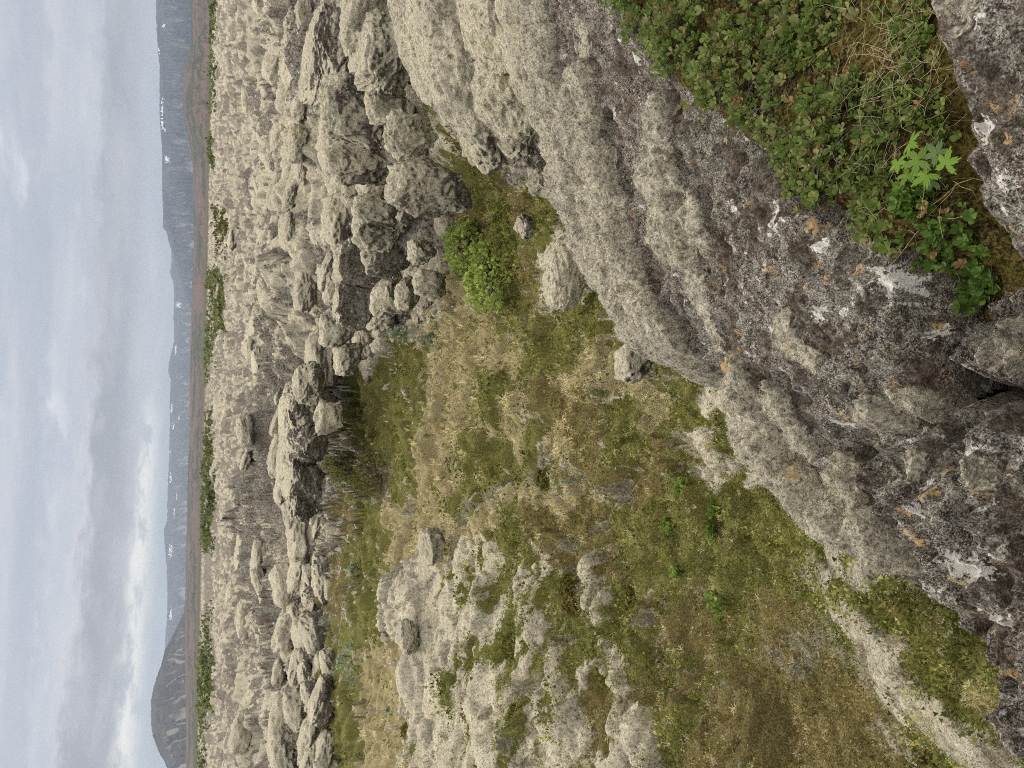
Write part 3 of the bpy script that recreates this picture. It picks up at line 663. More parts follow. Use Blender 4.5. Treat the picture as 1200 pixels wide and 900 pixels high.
BL = [  # name, label, px, py, r, su, sv, dep, style, kw
 ('lava_mound', 'upper moss bulge of the big mound, cut by the edge of the photo', 528, 28, 6.8, 76, 38, .9, 'full', dict(sub=6, block=.0, lump=.15, cuts=0, tilt=-.5)),
 ('lava_mound', 'broad pale moss bulge in the middle of the big mound beside the ledge', 548, 92, 6.5, 72, 40, .9, 'full', dict(sub=6, block=.0, lump=.15, cuts=0, tilt=-.5)),
 ('lava_mound', 'moss bulge on the plateau side of the big mound', 503, 62, 7.3, 66, 27, .9, 'full', dict(sub=6, block=.0, lump=.15, cuts=0, tilt=-.5)),
 ('lava_mound', 'moss bulge on the plateau side, cut by the photo edge', 488, 0, 7.5, 60, 26, .9, 'full', dict(sub=6, block=.0, lump=.15, cuts=0, tilt=-.5)),
 ('lava_mound', 'moss bulge on the ledge side of the big mound', 590, 108, 6.0, 56, 30, .9, 'full', dict(sub=6, block=.0, lump=.15, cuts=0, tilt=-.5)),
 ('lava_mound', 'moss bulge between big mound and ledge, cut by the photo edge', 582, 28, 5.9, 66, 32, .9, 'full', dict(sub=6, block=.0, lump=.15, cuts=0, tilt=-.5)),
 ('lava_mound', 'moss lobe tucked in against the side of the ledge', 620, 72, 5.4, 52, 22, .8, 'full', dict(sub=6, block=.0, lump=.15, cuts=0, tilt=-.5)),
 ('lava_mound', 'moss lobe against the ledge, cut by the edge of the photo', 614, 5, 5.2, 56, 24, .8, 'full', dict(sub=6, block=.0, lump=.15, cuts=0, tilt=-.5)),
 ('lava_mound', 'rounded moss tip at the lower end of the huge dome', 573, 158, 7.2, 38, 26, .9, 'half', dict(sub=6, block=.05, lump=.25, cuts=0, tilt=-.4)),
 ('lava_mound', 'rounded moss tip at the lower end of the folded pillow', 608, 142, 6.4, 36, 22, .9, 'half', dict(sub=6, block=.05, lump=.25, cuts=0, tilt=-.4)),
 ('lava_boulder', 'mossy boulder with a dark gap beneath, at the head of the green shrub', 505, 222, 10.3, 29, 42, .9, 'half', dict(sub=6)),
 ('lava_boulder', 'upper round mossy boulder of the stacked pair in the cliff', 440, 245, 12.2, 18, 24, 1., 'half', {}),
 ('lava_boulder', 'lower round mossy boulder of the stacked pair, with orange lichen flecks', 441, 276, 12.4, 19, 24, 1., 'half', {}),
 ('lava_boulder', 'dark brown block below the stacked pair of boulders', 452, 306, 12.6, 19, 24, 1., 'bare', {}),
 ('lava_boulder', 'grey green lump at the foot of the cliff beside the willow shrub', 494, 295, 11.3, 16, 14, 1., 'half', {}),
 ('lava_boulder', 'mossy lump where the cliff meets the dry grass', 504, 333, 11.8, 18, 18, 1., 'full', {}),
 ('lava_boulder', 'small lump with rusty stains at the cliff base', 478, 345, 12.5, 17, 14, 1., 'half', {}),
 ('lava_boulder', 'mossy knob next to the rusty stained lump', 458, 352, 13.2, 22, 20, 1., 'half', {}),
 ('lava_boulder', 'dark cracked cliff block under the moss plateau', 420, 355, 14.8, 32, 26, .8, 'dark', dict(sub=6, block=.5)),
 ('lava_boulder', 'dark brown overhanging block under the moss plateau', 425, 312, 14.2, 28, 30, .8, 'dark', dict(block=.5)),
 ('lava_boulder', 'moss capped block with a black vertical crack on its side', 418, 132, 12.0, 34, 36, .9, 'half', dict(sub=6, block=.5)),
 ('lava_boulder', 'dark faced block on the other side of the black crack', 424, 193, 12.6, 24, 34, .9, 'half', dict(sub=6, block=.5)),
 ('lava_rock', 'tilted bare grey lava slab with white lichen dots', 381, 74, 15.0, 58, 19, 1.4, 'dark', dict(sub=6, block=.3, lump=.12, tilt=.12)),
 ('lava_boulder', 'moss lump above the willow shrub and under the huge dome', 482, 160, 9.2, 26, 26, 1., 'full', dict(sub=6)),
 ('lava_boulder', 'mossy lump with a reddish stain near the edge of the photo', 452, 70, 10.3, 44, 26, .9, 'half', dict(sub=6)),
 ('lava_boulder', 'knobbly moss lump beside the reddish stained one', 452, 122, 10.8, 22, 20, 1., 'full', {}),
 ('lava_boulder', 'mossy lump at the rim beyond the huge dome', 428, 20, 11.4, 42, 24, 1., 'full', {}),
 ('lava_boulder', 'broad dark lava block straight above the round olive shrub', 353, 560, 20.2, 30, 18, 1.4, 'dark', dict(sub=6, block=.3, lump=.2, cuts=6, sink=.2)),
 ('lava_boulder', 'smaller dark block at the left end of the dark cliff face', 351, 592, 20.5, 20, 15, 1.3, 'bare', dict(sub=6, block=.2, lump=.22, cuts=5, sink=.2)),
 ('lava_boulder', 'dark overhanging block in the middle of the far cliff face', 356, 520, 19.8, 28, 20, 1.4, 'dark', dict(sub=6, block=.3, lump=.22, cuts=7, tilt=.1, sink=.2)),
 ('lava_boulder', 'moss topped dark block at the right end of the far cliff face', 352, 478, 20.0, 26, 19, 1.3, 'bare', dict(sub=6, block=.25, lump=.22, cuts=5, tilt=-.15, sink=.2)),
 ('lava_boulder', 'mossy shoulder rock next to the dark cliff face, near the dry bank', 358, 448, 19.2, 24, 16, 1.2, 'half', dict(sub=6, block=.15, lump=.2, cuts=2, sink=.2)),
 ('lava_mound', 'low moss pillow on top of the dark cliff face', 334, 540, 21.5, 40, 9, 1.3, 'full', dict(sub=6, block=.0, lump=.2, cuts=0, sink=.3)),
 ('lava_mound', 'second low moss pillow on the cliff top, beside the first', 335, 488, 21.3, 34, 9, 1.3, 'full', dict(sub=6, block=.0, lump=.2, cuts=0, sink=.3)),
 ('lava_boulder', 'long mossy boulder lying on the valley floor near the ledge', 662, 320, rdist(672, 320, -2.35), 41, 20, .6, 'full', dict(sub=6, block=.15, lump=.14, cuts=1)),
 ('lava_stone', 'small cracked stone with white lichen beside the long mossy boulder', 616, 266, rdist(622, 266, -2.3), 13, 11, .9, 'bare', {}),
 ('lava_mound', 'dark hummock half overgrown by heath at the foot of the ledge', 746, 424, rdist(756, 424, -2.6), 26, 22, .9, 'half', dict(lump=.2)),
 ('lava_boulder', 'dark stone in the hollow under the ledge lobes', 632, 178, 7.0, 20, 20, .8, 'bare', {}),
 ('lava_boulder', 'mossy lump between hollow and long mossy boulder', 640, 210, 7.2, 24, 18, .8, 'half', {}),
 ('lava_boulder', 'pale pointed moss knob on the bank between grass and heath', 505, 640, rdist(515, 640, -2.7), 20, 13, .9, 'full', {}),
 ('lava_boulder', 'grey mossy lump among the pale hummocks of the bank', 478, 745, rdist(490, 745, -2.6), 18, 9, .9, 'full', {}),
 ('lava_boulder', 'mossy block in the cliff above the dry grass', 395, 385, 16.2, 22, 18, .9, 'half', {}),
 ('lava_boulder', 'pale mossy block on the cliff slope over the silvery willow', 408, 420, 16.0, 20, 15, .9, 'half', {}),
 ('lava_boulder', 'rounded mossy block beside the round olive shrub', 385, 490, 17.2, 20, 14, .9, 'full', {}),
]
for i, (nm, lab, px, py, r, su, sv, dep, st, kw) in enumerate(BL):
    boulder(nm, lab, 'rock', px, py, r, su, sv, dep, st, seed=i * 11 + 3, **kw)
def pillows(label, group, outline, n, su, seed, styles):
    rg = np.random.default_rng(seed); o = np.array(outline, float); lo, hi = o.min(0), o.max(0); k = 0
    while k < n:
        q = rg.uniform(lo, hi)
        if sdf(q[:1], q[1:], o)[0] > 0: continue
        p = hit(*q); r = math.hypot(p[0], p[1]); p[2] = ground(p[:1], p[1:2])[0][0]; w = rg.uniform(*su) * rg.uniform(.7, 1.4); h = w * rg.uniform(.4, .7)
        dd = np.array([p[0], p[1], p[2] + h * .25 * np.linalg.norm(p - EYE) / F]) - EYE
        L = np.array([dd @ CR, dd @ CU, dd @ _f]); px, py = 600 - F * L[1] / L[2], 450 - F * L[0] / L[2]
        st = styles[rg.integers(len(styles))]; w *= 1.15
        boulder('lava_pillow', label, 'rock', px, py, r, w, h, rg.uniform(.7, 1.2), st, seed=seed * 100 + k, sub=5 if w > 14 else 4, block=.3 if st == 'bare' else rg.uniform(.0, .1),
                lump=rg.uniform(.14, .26), cuts=int(rg.integers(1, 4)) if st == 'bare' else 0, tilt=rg.uniform(-.35, .35), group=group, sink=.25); k += 1
pillows('moss covered lava pillow, one of many overlapping in the broken wall right of the valley', 'moss pillows of the right valley wall',
        [(392,-10),(470,-10),(482,100),(500,150),(520,210),(508,345),(470,362),(430,415),(395,440),(368,430),(382,330),(398,200)], 110, (11, 28), 5, ['full', 'half', 'half', 'half', 'bare'])
pillows('mossy lava pillow, one of many along the far rim of the valley', 'moss pillows of the far valley rim',
        [(336,440),(398,435),(402,500),(384,530),(380,640),(386,760),(388,910),(345,910),(338,700)], 100, (9, 22), 6, ['full', 'half', 'half', 'bare'])
pillows('pale moss pillow, one of many on the lava plateau beyond the valley', 'moss pillows out on the plateau', [(285,-10),(385,-10),(385,200),(365,400),(330,500),(330,910),(280,910)], 50, (9, 18), 7, ['full', 'full', 'half'])
print('boulders', round(time.time() - T0, 1))

# ------------------------------------------------------------------ plants: template scattering
def rot_frames(n, rg, tilt):
    """random upright frames with a lean"""
    a = rg.random(n) * 2 * np.pi; t = rg.random(n) * tilt; b = rg.random(n) * 2 * np.pi
    up = np.c_[np.sin(t) * np.cos(b), np.sin(t) * np.sin(b), np.cos(t)]
    x = np.c_[np.cos(a), np.sin(a), np.zeros(n)]; x -= (x * up).sum(1)[:, None] * up; x /= np.linalg.norm(x, axis=1)[:, None]
    return np.stack([x, np.cross(up, x), up], 1)                     # rows = axes

def scatter(tmpl, pos, size, frames, tint, tv=None):
    """copies of a little template joined into arrays; tv: per-vertex shade of the template"""
    tvert, tf = tmpl; n = len(pos); k = len(tvert)
    V = np.einsum('vi,nij->nvj', tvert, frames) * size[:, None, None] + pos[:, None]
    Fc = tf[None] + (np.arange(n) * k)[:, None, None]
    col = np.repeat(tint[:, None], k, 1)
    if tv is not None: col = col * tv[None, :, None]
    return V.reshape(-1, 3), Fc.reshape(-1, tf.shape[1]), col.reshape(-1, 3)

def join(parts):
    Vs, Fs, Cs, o = [], [], [], 0
    for v, f, c in parts:
        Vs.append(v); Fs.append(f + o); Cs.append(c); o += len(v)
    return np.concatenate(Vs), np.concatenate(Fs), np.concatenate(Cs)

def t_sprig(rg, n=9):
    """heath sprig: short leafy shoots of many small leaves"""
    V, Fc = [], []
    for i in range(n):
        a = rg.random() * 6.28; e = rg.uniform(.1, 1.3); o = np.array([math.cos(a) * math.cos(e), math.sin(a) * math.cos(e), math.sin(e)])
        c = o * rg.uniform(.25, .95); s = rg.uniform(.16, .3); t = np.cross(o, rg.normal(size=3)); t /= np.linalg.norm(t)
        k = len(V); V += [c - t * s * .5, c + o * s, c + t * s * .5]; Fc.append([k, k + 1, k + 2])
    return np.array(V), np.array(Fc)

def t_blades(rg, n=6, lean=.7, wid=.035):
    V, Fc = [], []
    for i in range(n):
        a = rg.random() * 6.28; L = rg.uniform(.6, 1.1); q = rg.uniform(.1, lean)
        d = np.array([math.cos(a), math.sin(a), 0]); t = np.array([-d[1], d[0], 0]) * wid
        b = d * rg.uniform(0, .15); m = b + d * q * .35 * L + np.array([0, 0, .6 * L]); e = b + d * q * L + np.array([0, 0, .95 * L * (1 - .3 * q)])
        k = len(V); V += [b - t, b + t, m - t * .8, m + t * .8, e]; Fc += [[k, k + 1, k + 3], [k, k + 3, k + 2], [k + 2, k + 3, k + 4]]
    return np.array(V), np.array(Fc)

PAL = {'g': [(.09, .105, .024), (.165, .18, .045), (.265, .26, .08), (.20, .25, .06)],
       'b': [(.125, .11, .03), (.19, .16, .06), (.26, .215, .095), (.19, .185, .048)],
       's': [(.56, .49, .30), (.66, .58, .39), (.42, .39, .17), (.33, .35, .12)],
       't': [(.38, .35, .26), (.28, .255, .185), (.47, .44, .35), (.18, .16, .115)]}

def heath():
    rows = np.nonzero((rr > 1.2) & (rr < 40))[0]; cols = np.nonzero(np.abs(az) < 46)[0]
    sub = GM[rows[0]:rows[-1] + 1, cols[0]:cols[-1] + 1]; pv = GV[rows[0]:rows[-1] + 1, cols[0]:cols[-1] + 1]
    rad = np.hypot(pv[..., 0], pv[..., 1])
    green, straw, twigs = [], [], []
    for k, ch in enumerate('gbst'):
        w = sub[..., 2 + k]
        w = w + .35 * fbm2(pv[..., 0] * 3, pv[..., 1] * 3, 3, 200 + k) * (w > .15)
        if ch == 'g': w = np.maximum(w, .33 * (sub[..., 4] + sub[..., 5]))
        if ch == 's': w = np.maximum(w, .26 * (sub[..., 2] + sub[..., 3] + sub[..., 5]))
        if ch == 't': w = np.maximum(w, .2 * (sub[..., 2] + sub[..., 3]))
        prob = sstep(.16, .55, w) * {'g': .13, 'b': .11, 's': .07, 't': .13}[ch] * np.clip(9 / rad, .35, 1) * np.clip(rad / 4, .5, 1)
        i, j = np.nonzero(rng.random(w.shape) < prob)
        p = pv[i, j] + rng.normal(size=(len(i), 3)) * [.01, .01, 0]; rd = rad[i, j]
        pal = np.array(PAL[ch]); clump = fbm2(p[:, 0] * 2.2, p[:, 1] * 2.2, 3, 300 + k) * 1.3 + rng.normal(size=len(p)) * .45 + 1.5
        tint = pal[np.clip(clump.astype(int), 0, 3)] * rng.uniform(.55, 1.5, (len(p), 1)) * np.clip(1 + .5 * n2(p[:, 0] * 5, p[:, 1] * 5, 340 + k) + .4 * n2(p[:, 0] * 13, p[:, 1] * 13, 345 + k), .3, 2)[:, None]
        if ch in 'gb':
            size = rng.uniform(.03, .075, len(p)) * (1 + 1.1 * (rng.random(len(p)) < .14)) * np.clip(rd / 7, .75, 1.7)
            for q in range(5):
                m = (np.arange(len(p)) % 5) == q
                green.append(scatter(t_sprig(np.random.default_rng(q + 5 * k)), p[m], size[m], rot_frames(m.sum(), rng, .5), tint[m]))
        elif ch == 's':
            size = rng.uniform(.06, .13, len(p)) * np.clip(rd / 9, .38, 1.4)
            for q in range(4):
                m = (np.arange(len(p)) % 4) == q
                straw.append(scatter(t_blades(np.random.default_rng(q), 9, 1.1, .02), p[m], size[m], rot_frames(m.sum(), rng, .5), tint[m]))
        else:
            size = rng.uniform(.05, .10, len(p)) * np.clip(rd / 8, .5, 1.4)
            for q in range(4):
                m = (np.arange(len(p)) % 4) == q
                twigs.append(scatter(t_blades(np.random.default_rng(q + 9), 10, 1.3, .02), p[m], size[m], rot_frames(m.sum(), rng, .7), tint[m]))
        print('heath', ch, len(p))
    for nm, lab, parts, m in (('heath', 'low olive and brown heath covering the valley floor', green, M_HEATH),
                              ('grass', 'straw coloured dry grass in the valley', straw, M_DRY), ('dead_heather', 'grey leafless heather twigs between the heath', twigs, M_DRY)):
        v, f, c = join(parts); tag(obj(nm, mesh_np(nm, v, f, m, {'tint': c}, False)), lab, 'ground cover', kind='stuff')
heath()
print('heath', round(time.time() - T0, 1))

def moss_tufts():
    """short woolly tips standing out of the near moss"""
    P = []
    for V, m in MOSSY:
        k = (rng.random(len(V)) < .42 * sstep(.45, .9, m)); P.append(V[k])
    i, j = np.nonzero((GM[..., 0] > .45) & (rng.random(GM.shape[:2]) < .16) & (np.hypot(GV[..., 0], GV[..., 1]) < 7) & (np.abs(az)[None, :] < 46) & (rr[:, None] > 1.3))
    P.append(GV[i, j]); P = np.concatenate(P); P = P + rng.normal(size=P.shape) * .003; n = len(P); rd = np.linalg.norm(P - EYE, axis=1)
    base = np.array([(.64, .61, .49), (.55, .52, .40), (.44, .41, .31), (.70, .68, .57)])[rng.integers(0, 4, n)] * rng.uniform(.38, 1.25, (n, 1)) * np.clip(1 + .4 * n2(P[:, 0] * 6, P[:, 1] * 6, 900), .45, 1.35)[:, None]
    size = rng.uniform(.006, .012, n) * np.clip(rd / 2.6, .8, 1.6); parts = []
    for q in range(4):
        k = np.arange(n) % 4 == q; parts.append(scatter(t_sprig(np.random.default_rng(70 + q), 7), P[k], size[k], rot_frames(k.sum(), rng, .8), base[k]))
    v, f, c = join(parts); print('moss tufts', n)
    tag(obj('moss', mesh_np('moss', v, f, M_HEATH, {'tint': c}, False)), 'woolly tips of pale moss on the ledge and the ground below', 'moss', kind='stuff')
moss_tufts()

def t_leaf():
    """obovate leaf with a folded midrib, base at the origin, length 1 along y"""
    w = [(0, .03), (.25, .17), (.55, .31), (.8, .30), (.95, .15), (1.02, .0)]
    V = []
    for y, h in w: V += [(-h, y, .10 * h / .31 - .12 * y * y), (0, y, -.12 * y * y), (h, y, .10 * h / .31 - .12 * y * y)]
    Fc = []
    for i in range(5):
        for s in (0, 1):
            a = i * 3 + s; Fc += [[a, a + 1, a + 4], [a, a + 4, a + 3]]
    return np.array(V, float), np.array(Fc)

def t_rosette(rg, n=5, flat=.5):
    lv, lf = t_leaf(); V, Fc = [], []
    for i in range(n):
        a = i * 2.4 + rg.uniform(-.3, .3); e = rg.uniform(.05, .9) * (1 - flat) + .15 + .5 * i / n; s = rg.uniform(.75, 1.05)
        ry = np.array([math.cos(a) * math.cos(e), math.sin(a) * math.cos(e), math.sin(e)]); rx = np.array([-math.sin(a), math.cos(a), 0]); rz = np.cross(rx, ry)
        k = len(V) and sum(len(q) for q in V); V.append((lv[:, :1] * rx + lv[:, 1:2] * ry + lv[:, 2:] * rz) * s + np.array([0, 0, .08 * i])); Fc.append(lf + k)
    return np.concatenate(V), np.concatenate(Fc)

def sticks(segs, col, rad):
    """thin four-sided twigs between point pairs"""
    V, Fc, Cc = [], [], []
    for i, (a, b) in enumerate(segs):
        a, b = np.array(a, float), np.array(b, float); d = b - a; d /= np.linalg.norm(d) + 1e-9
        u = np.cross(d, [0.3, .2, 1.]); u /= np.linalg.norm(u) + 1e-9; w = np.cross(d, u); r = rad * (.7 + .6 * ((i * 37) % 10) / 10); k = len(V)
        V += [a + u * r, a + w * r, a - u * r, a - w * r, b + u * r * .6, b + w * r * .6, b - u * r * .6, b - w * r * .6]
        Fc += [[k, k + 1, k + 5, k + 4], [k + 1, k + 2, k + 6, k + 5], [k + 2, k + 3, k + 7, k + 6], [k + 3, k, k + 4, k + 7]]
        c = np.array(col) * (.7 + .6 * ((i * 53) % 10) / 10); Cc += [c] * 8
    return np.array(V), np.array(Fc), np.array(Cc)

def leafy_shrub(label, outline, n, leaf, hgt, tints, seed, name='leafy_shrub', dens=None):
    """low creeping shrub: rosettes over the soil inside an outline seen in the photograph"""
    rg = np.random.default_rng(seed); poly = np.array([at_z(*p) for p in outline]); lo, hi = poly[:, :2].min(0), poly[:, :2].max(0)
    P = rg.uniform(lo, hi, (n * 5, 2)); d = sdf(P[:, 0] + .05 * fbm2(P[:, 0] * 9, P[:, 1] * 9, 2, seed), P[:, 1] + .05 * fbm2(P[:, 0] * 9, P[:, 1] * 9, 2, seed + 1), poly)
    rnd = fbm2(P[:, 0] * 6, P[:, 1] * 6, 3, seed + 2) + .25
    ok = (d < 0) & (rg.random(len(P)) < np.clip((rnd + (.3 if dens is None else dens)) * 1.3, .05, 1)); P, d, rnd = P[ok][:n], d[ok][:n], rnd[ok][:n]
    base = np.c_[P, SOILZ(P[:, 0], P[:, 1])]; edge = sstep(0, .16, -d)
    h = hgt * (.25 + .75 * edge) * (.55 + .5 * np.clip(rnd, 0, 1)) * rg.uniform(.35, 1.1, len(P))
    top = base + np.c_[rg.normal(size=(len(P), 2)) * .02, np.maximum(h, .015)]
    c0 = base.mean(0); root = thing(name, label, 'shrub', c0)
    tint = np.array(tints)[rg.integers(0, len(tints), len(P))] * rg.uniform(.75, 1.25, (len(P), 1))
    dead = rg.random(len(P)) < .022; tint[dead] = np.array([.26, .17, .07]) * rg.uniform(.6, 1.2, (dead.sum(), 1))
    parts = []
    for q in range(6):
        m = (np.arange(len(P)) % 6) == q
        parts.append(scatter(t_rosette(np.random.default_rng(seed + q), 5 + q % 3), top[m] - c0, leaf * rg.uniform(.45, 1.25, m.sum()), rot_frames(m.sum(), rg, .8), tint[m]))
    v, f, c = join(parts); obj('foliage', mesh_np('foliage', v, f, M_LEAF, {'tint': c}), root)
    sg = []
    for i in range(0, len(P), 2):
        b = base[i] - [0, 0, .02] + np.r_[rg.normal(size=2) * .05, 0]; mid = (b + top[i]) / 2 + rg.normal(size=3) * .012
        sg += [(b - c0, mid - c0), (mid - c0, top[i] - c0)]
    v, f, c = sticks(sg, (.10, .08, .06), .0014); obj('stems', mesh_np('stems', v, f, M_DRY, {'tint': c}), root)
    return root

GL = [(.125, .185, .038), (.15, .205, .05), (.18, .225, .065), (.10, .155, .035), (.22, .22, .09)]
leafy_shrub('dense patch of small round green leaves spreading over the bare ledge', [(700,-40,-.03),(722,8,-.03),(760,55,-.05),(800,95,-.07),(850,140,-.08),(900,120,-.06),(915,60,-.06),(905,-60,0),(800,-160,0)], 1700, .0215, .11, GL, 1)
leafy_shrub('thinner leafy patch with bare twigs in the middle of the hollow', [(850,135,-.08),(895,170,-.1),(945,225,-.1),(985,235,-.12),(1010,190,-.13),(1020,110,-.13),(985,80,-.1),(960,20,-.08),(920,40,-.06),(900,110,-.07)], 560, .021, .08, GL, 2, dens=.15)
leafy_shrub('leafy strip along the lower edge of the ledge hollow', [(985,205,-.12),(1000,245,-.13),(1035,290,-.14),(1060,300,-.15),(1070,270,-.15),(1040,220,-.14),(1015,190,-.13)], 170, .021, .06, GL, 3)
leafy_shrub('small bright sprays of round leaves hanging into the dark gap', [(1085,290,-.2),(1095,340,-.24),(1130,345,-.3),(1172,325,-.35),(1160,260,-.27),(1135,215,-.22),(1105,225,-.2),(1095,260,-.2)], 300, .024, .09, [(.09, .16, .03), (.11, .19, .035)], 4)
leafy_shrub('leafy fringe with short grass at the foot of the grey block', [(1085,5,-.1),(1050,0,-.1),(1075,60,-.11),(1090,100,-.13),(1110,150,-.15),(1122,130,-.14),(1105,85,-.12),(1098,50,-.11)], 190, .02, .05, GL, 5)
leafy_shrub('leafy carpet between the palmate plant and the straw', [(1000,105,-.12),(1010,175,-.13),(1035,225,-.14),(1060,235,-.16),(1050,160,-.14),(1085,150,-.14),(1100,120,-.13),(1060,100,-.12)], 330, .021, .06, GL, 8, dens=.1)
leafy_shrub('few leafy shoots behind the fallen dry grass', [(930,-20,-.06),(940,45,-.07),(985,70,-.1),(1005,20,-.09),(1000,-20,-.08)], 230, .021, .07, GL, 6)

# palmate plant in the hollow
def t_palmate():
    """broad palmate leaf: five deep lobes, each with sharp teeth; centre at the origin, radius 1"""
    V = [(0, 0, .02)]
    for th in np.linspace(-158, 158, 97):
        ph = ((th + 31) % 62) / 62 - .5; q = abs(ph) * 2
        tooth = abs(((ph * 5 + .5) % 1) - .5) * 2
        r = (1 - .10 * abs(th) / 158) * (1 - .66 * q ** 1.7) * (1 - .24 * tooth * (q > .12)); a = R(th)
        V.append((r * math.sin(a), r * math.cos(a), .10 * (1 - q) * r - .26 * r * r))
    Fc = [[0, i + 1, i] for i in range(1, 97)]
    return np.array(V), np.array(Fc)

def palmate_plant(label, spots, base, tints, seed):
    rg = np.random.default_rng(seed); root = thing('palmate_plant', label, 'plant', base)
    sg = []
    for i, (p, s, tl, az_) in enumerate(spots):
        v, f = t_palmate()
        fr = rot_frames(1, rg, .01)[0]; a = az_
        Rz = np.array([[math.cos(a), math.sin(a), 0], [-math.sin(a), math.cos(a), 0], [0, 0, 1]])
        Rx = np.array([[1, 0, 0], [0, math.cos(tl), math.sin(tl)], [0, -math.sin(tl), math.cos(tl)]])
        w = (v * s) @ Rx @ Rz + (p - base)
        c = np.tile(np.array(tints[i % len(tints)]), (len(w), 1)) * rg.uniform(.9, 1.1)
        obj('leaf', mesh_np('leaf', w, f, M_LEAF, {'tint': c}, False), root)
        sg += [(np.zeros(3), (p - base) * .6 + [0, 0, -.01]), ((p - base) * .6 + [0, 0, -.01], p - base)]
    v, f, c = sticks(sg, (.10, .16, .04), .0016); obj('stems', mesh_np('stems', v, f, M_LEAF, {'tint': c}), root)
PG = [(.15, .27, .035), (.18, .31, .045), (.13, .23, .04), (.09, .16, .05)]
b = at_z(1078, 195, -.2)
sp = []
for px, py, dz, s, tl, a in [(1066,168,-.07,.052,.5,2.6),(1052,190,-.08,.04,.3,1.7),(1076,188,-.055,.055,.35,.2),(1097,180,-.06,.045,.4,-1.),(1108,192,-.065,.05,.3,-2.0),(1085,205,-.06,.05,.55,.7),(1064,204,-.08,.045,.5,1.2),(1093,212,-.09,.04,.5,0.)]:
    sp.append((at_z(px, py, dz), s * .82, tl, a))
palmate_plant('bright green plant with deeply cut palmate leaves in the hollow beside the grey block', sp, b, PG, 3)

# dry grass stalks and bare twigs in the hollow
def hollow_straw():
    rg = np.random.default_rng(5); sg = []
    for i in range(230):
        px, py = rg.uniform(985, 1120), rg.uniform(0, 290)
        if rg.random() < .35: px, py = rg.normal(1050, 28), rg.normal(60, 35)
        z = SOILZ(*[np.array([q]) for q in at_z(px, py, -.13)[:2]])[0] + rg.uniform(.005, .05)
        a = at_z(px, py, z); t = rg.uniform(0, 6.28); L = rg.uniform(.03, .13); p = a
        for k in range(3):
            t += rg.normal() * .25; q = p + np.array([math.cos(t) * L / 3, math.sin(t) * L / 3, rg.normal() * .008]); sg.append((p, q)); p = q
    v, f, c = sticks(sg, (.48, .41, .27), .0005)
    tag(obj('dry_grass', mesh_np('dry_grass', v, f, M_DRY, {'tint': c})), 'fallen straw stalks lying over the soil of the hollow', 'grass', kind='stuff')
    sg = []
    for i in range(110):
        px, py = rg.uniform(830, 1010), rg.uniform(90, 215) + 0
        z = SOILZ(*[np.array([q]) for q in at_z(px, py, -.13)[:2]])[0] + rg.uniform(.0, .05); p = at_z(px, py, z); t = rg.uniform(0, 6.28)
        for k in range(4):
            t += rg.normal() * .5; q = p + np.array([math.cos(t) * .025, math.sin(t) * .025, rg.normal() * .012]); sg.append((p, q)); p = q
    v, f, c = sticks(sg, (.13, .115, .10), .0014)
    tag(obj('bare_twigs', mesh_np('bare_twigs', v, f, M_DRY, {'tint': c})), 'bare grey twigs between the leaves of the hollow', 'twigs', kind='stuff')
hollow_straw()

# shrubs on the valley floor: leaf clumps through an uneven dome
def bush(label, px, py, z, su, sv, n, leaf, tints, seed, name='willow_shrub', cat='shrub', dep=1., stems=True, gaps=.25, group=None):
    rg = np.random.default_rng(seed); c = at_z(px + sv, py, z); dist = np.linalg.norm(c - EYE)
    rx, rz = su * dist / F, 2 * sv * dist / F * 1.02; ry = rx * dep
    P = rg.normal(size=(n * 3, 3)); P[:, 2] = np.abs(P[:, 2]); P /= np.linalg.norm(P, axis=1)[:, None]
    k = 1 + .35 * fbm3(P * 2.2 + seed, 3, seed); P *= (k * rg.uniform(.45, 1., len(P)) ** .4)[:, None]
    P = P[(fbm3(P * 3.5 + 9 + seed, 2, seed) > -gaps)][:n] * [rx, ry, rz]
    root = thing(name, label, cat, (c[0], c[1], gz(c[0], c[1])), group)
    tint = np.array(tints)[rg.integers(0, len(tints), len(P))] * rg.uniform(.7, 1.3, (len(P), 1)); parts = []
    for q in range(4):
        m = (np.arange(len(P)) % 4) == q
        parts.append(scatter(t_rosette(np.random.default_rng(q + seed), 6, .2), P[m], leaf * rg.uniform(.7, 1.2, m.sum()), rot_frames(m.sum(), rg, 1.2), tint[m]))
    v, f, cc = join(parts); obj('foliage', mesh_np('foliage', v, f, M_LEAF, {'tint': cc}), root)
    if stems:
        sg = []
        for i in range(min(70, n // 8)):
            e = P[i * 3 % len(P)]; b_ = np.array([e[0] * .15, e[1] * .15, -.05]); mid = (b_ + e) / 2 + rg.normal(size=3) * .03
            sg += [(b_, mid), (mid, e)]
        v, f, cc = sticks(sg, (.12, .095, .07), .006); obj('stems', mesh_np('stems', v, f, M_DRY, {'tint': cc}), root)
BG = [(.35, .46, .11), (.41, .52, .14), (.28, .38, .085), (.47, .55, .18), (.35, .36, .12)]
OL = [(.18, .20, .045), (.22, .23, .06), (.14, .16, .04), (.25, .24, .08)]
SV = [(.30, .36, .25), (.26, .33, .20), (.36, .42, .31)]
bush('bright green willow shrub in front of the lava cliff', 545, 318, -2.55, 46, 19, 1500, .042, BG, 1)
bush('leafy upper arm of the bright green willow beside the boulders', 523, 288, -2.4, 34, 14, 600, .04, BG, 2)
bush('yellowish green willow growth between the bright shrub and the huge dome', 572, 262, -2.4, 46, 14, 800, .036, [(.20, .24, .05), (.24, .23, .07), (.17, .19, .04)], 3)
bush('round olive shrub under the long dark lava face', 380, 548, -2.6, 24, 19, 620, .055, OL, 4)
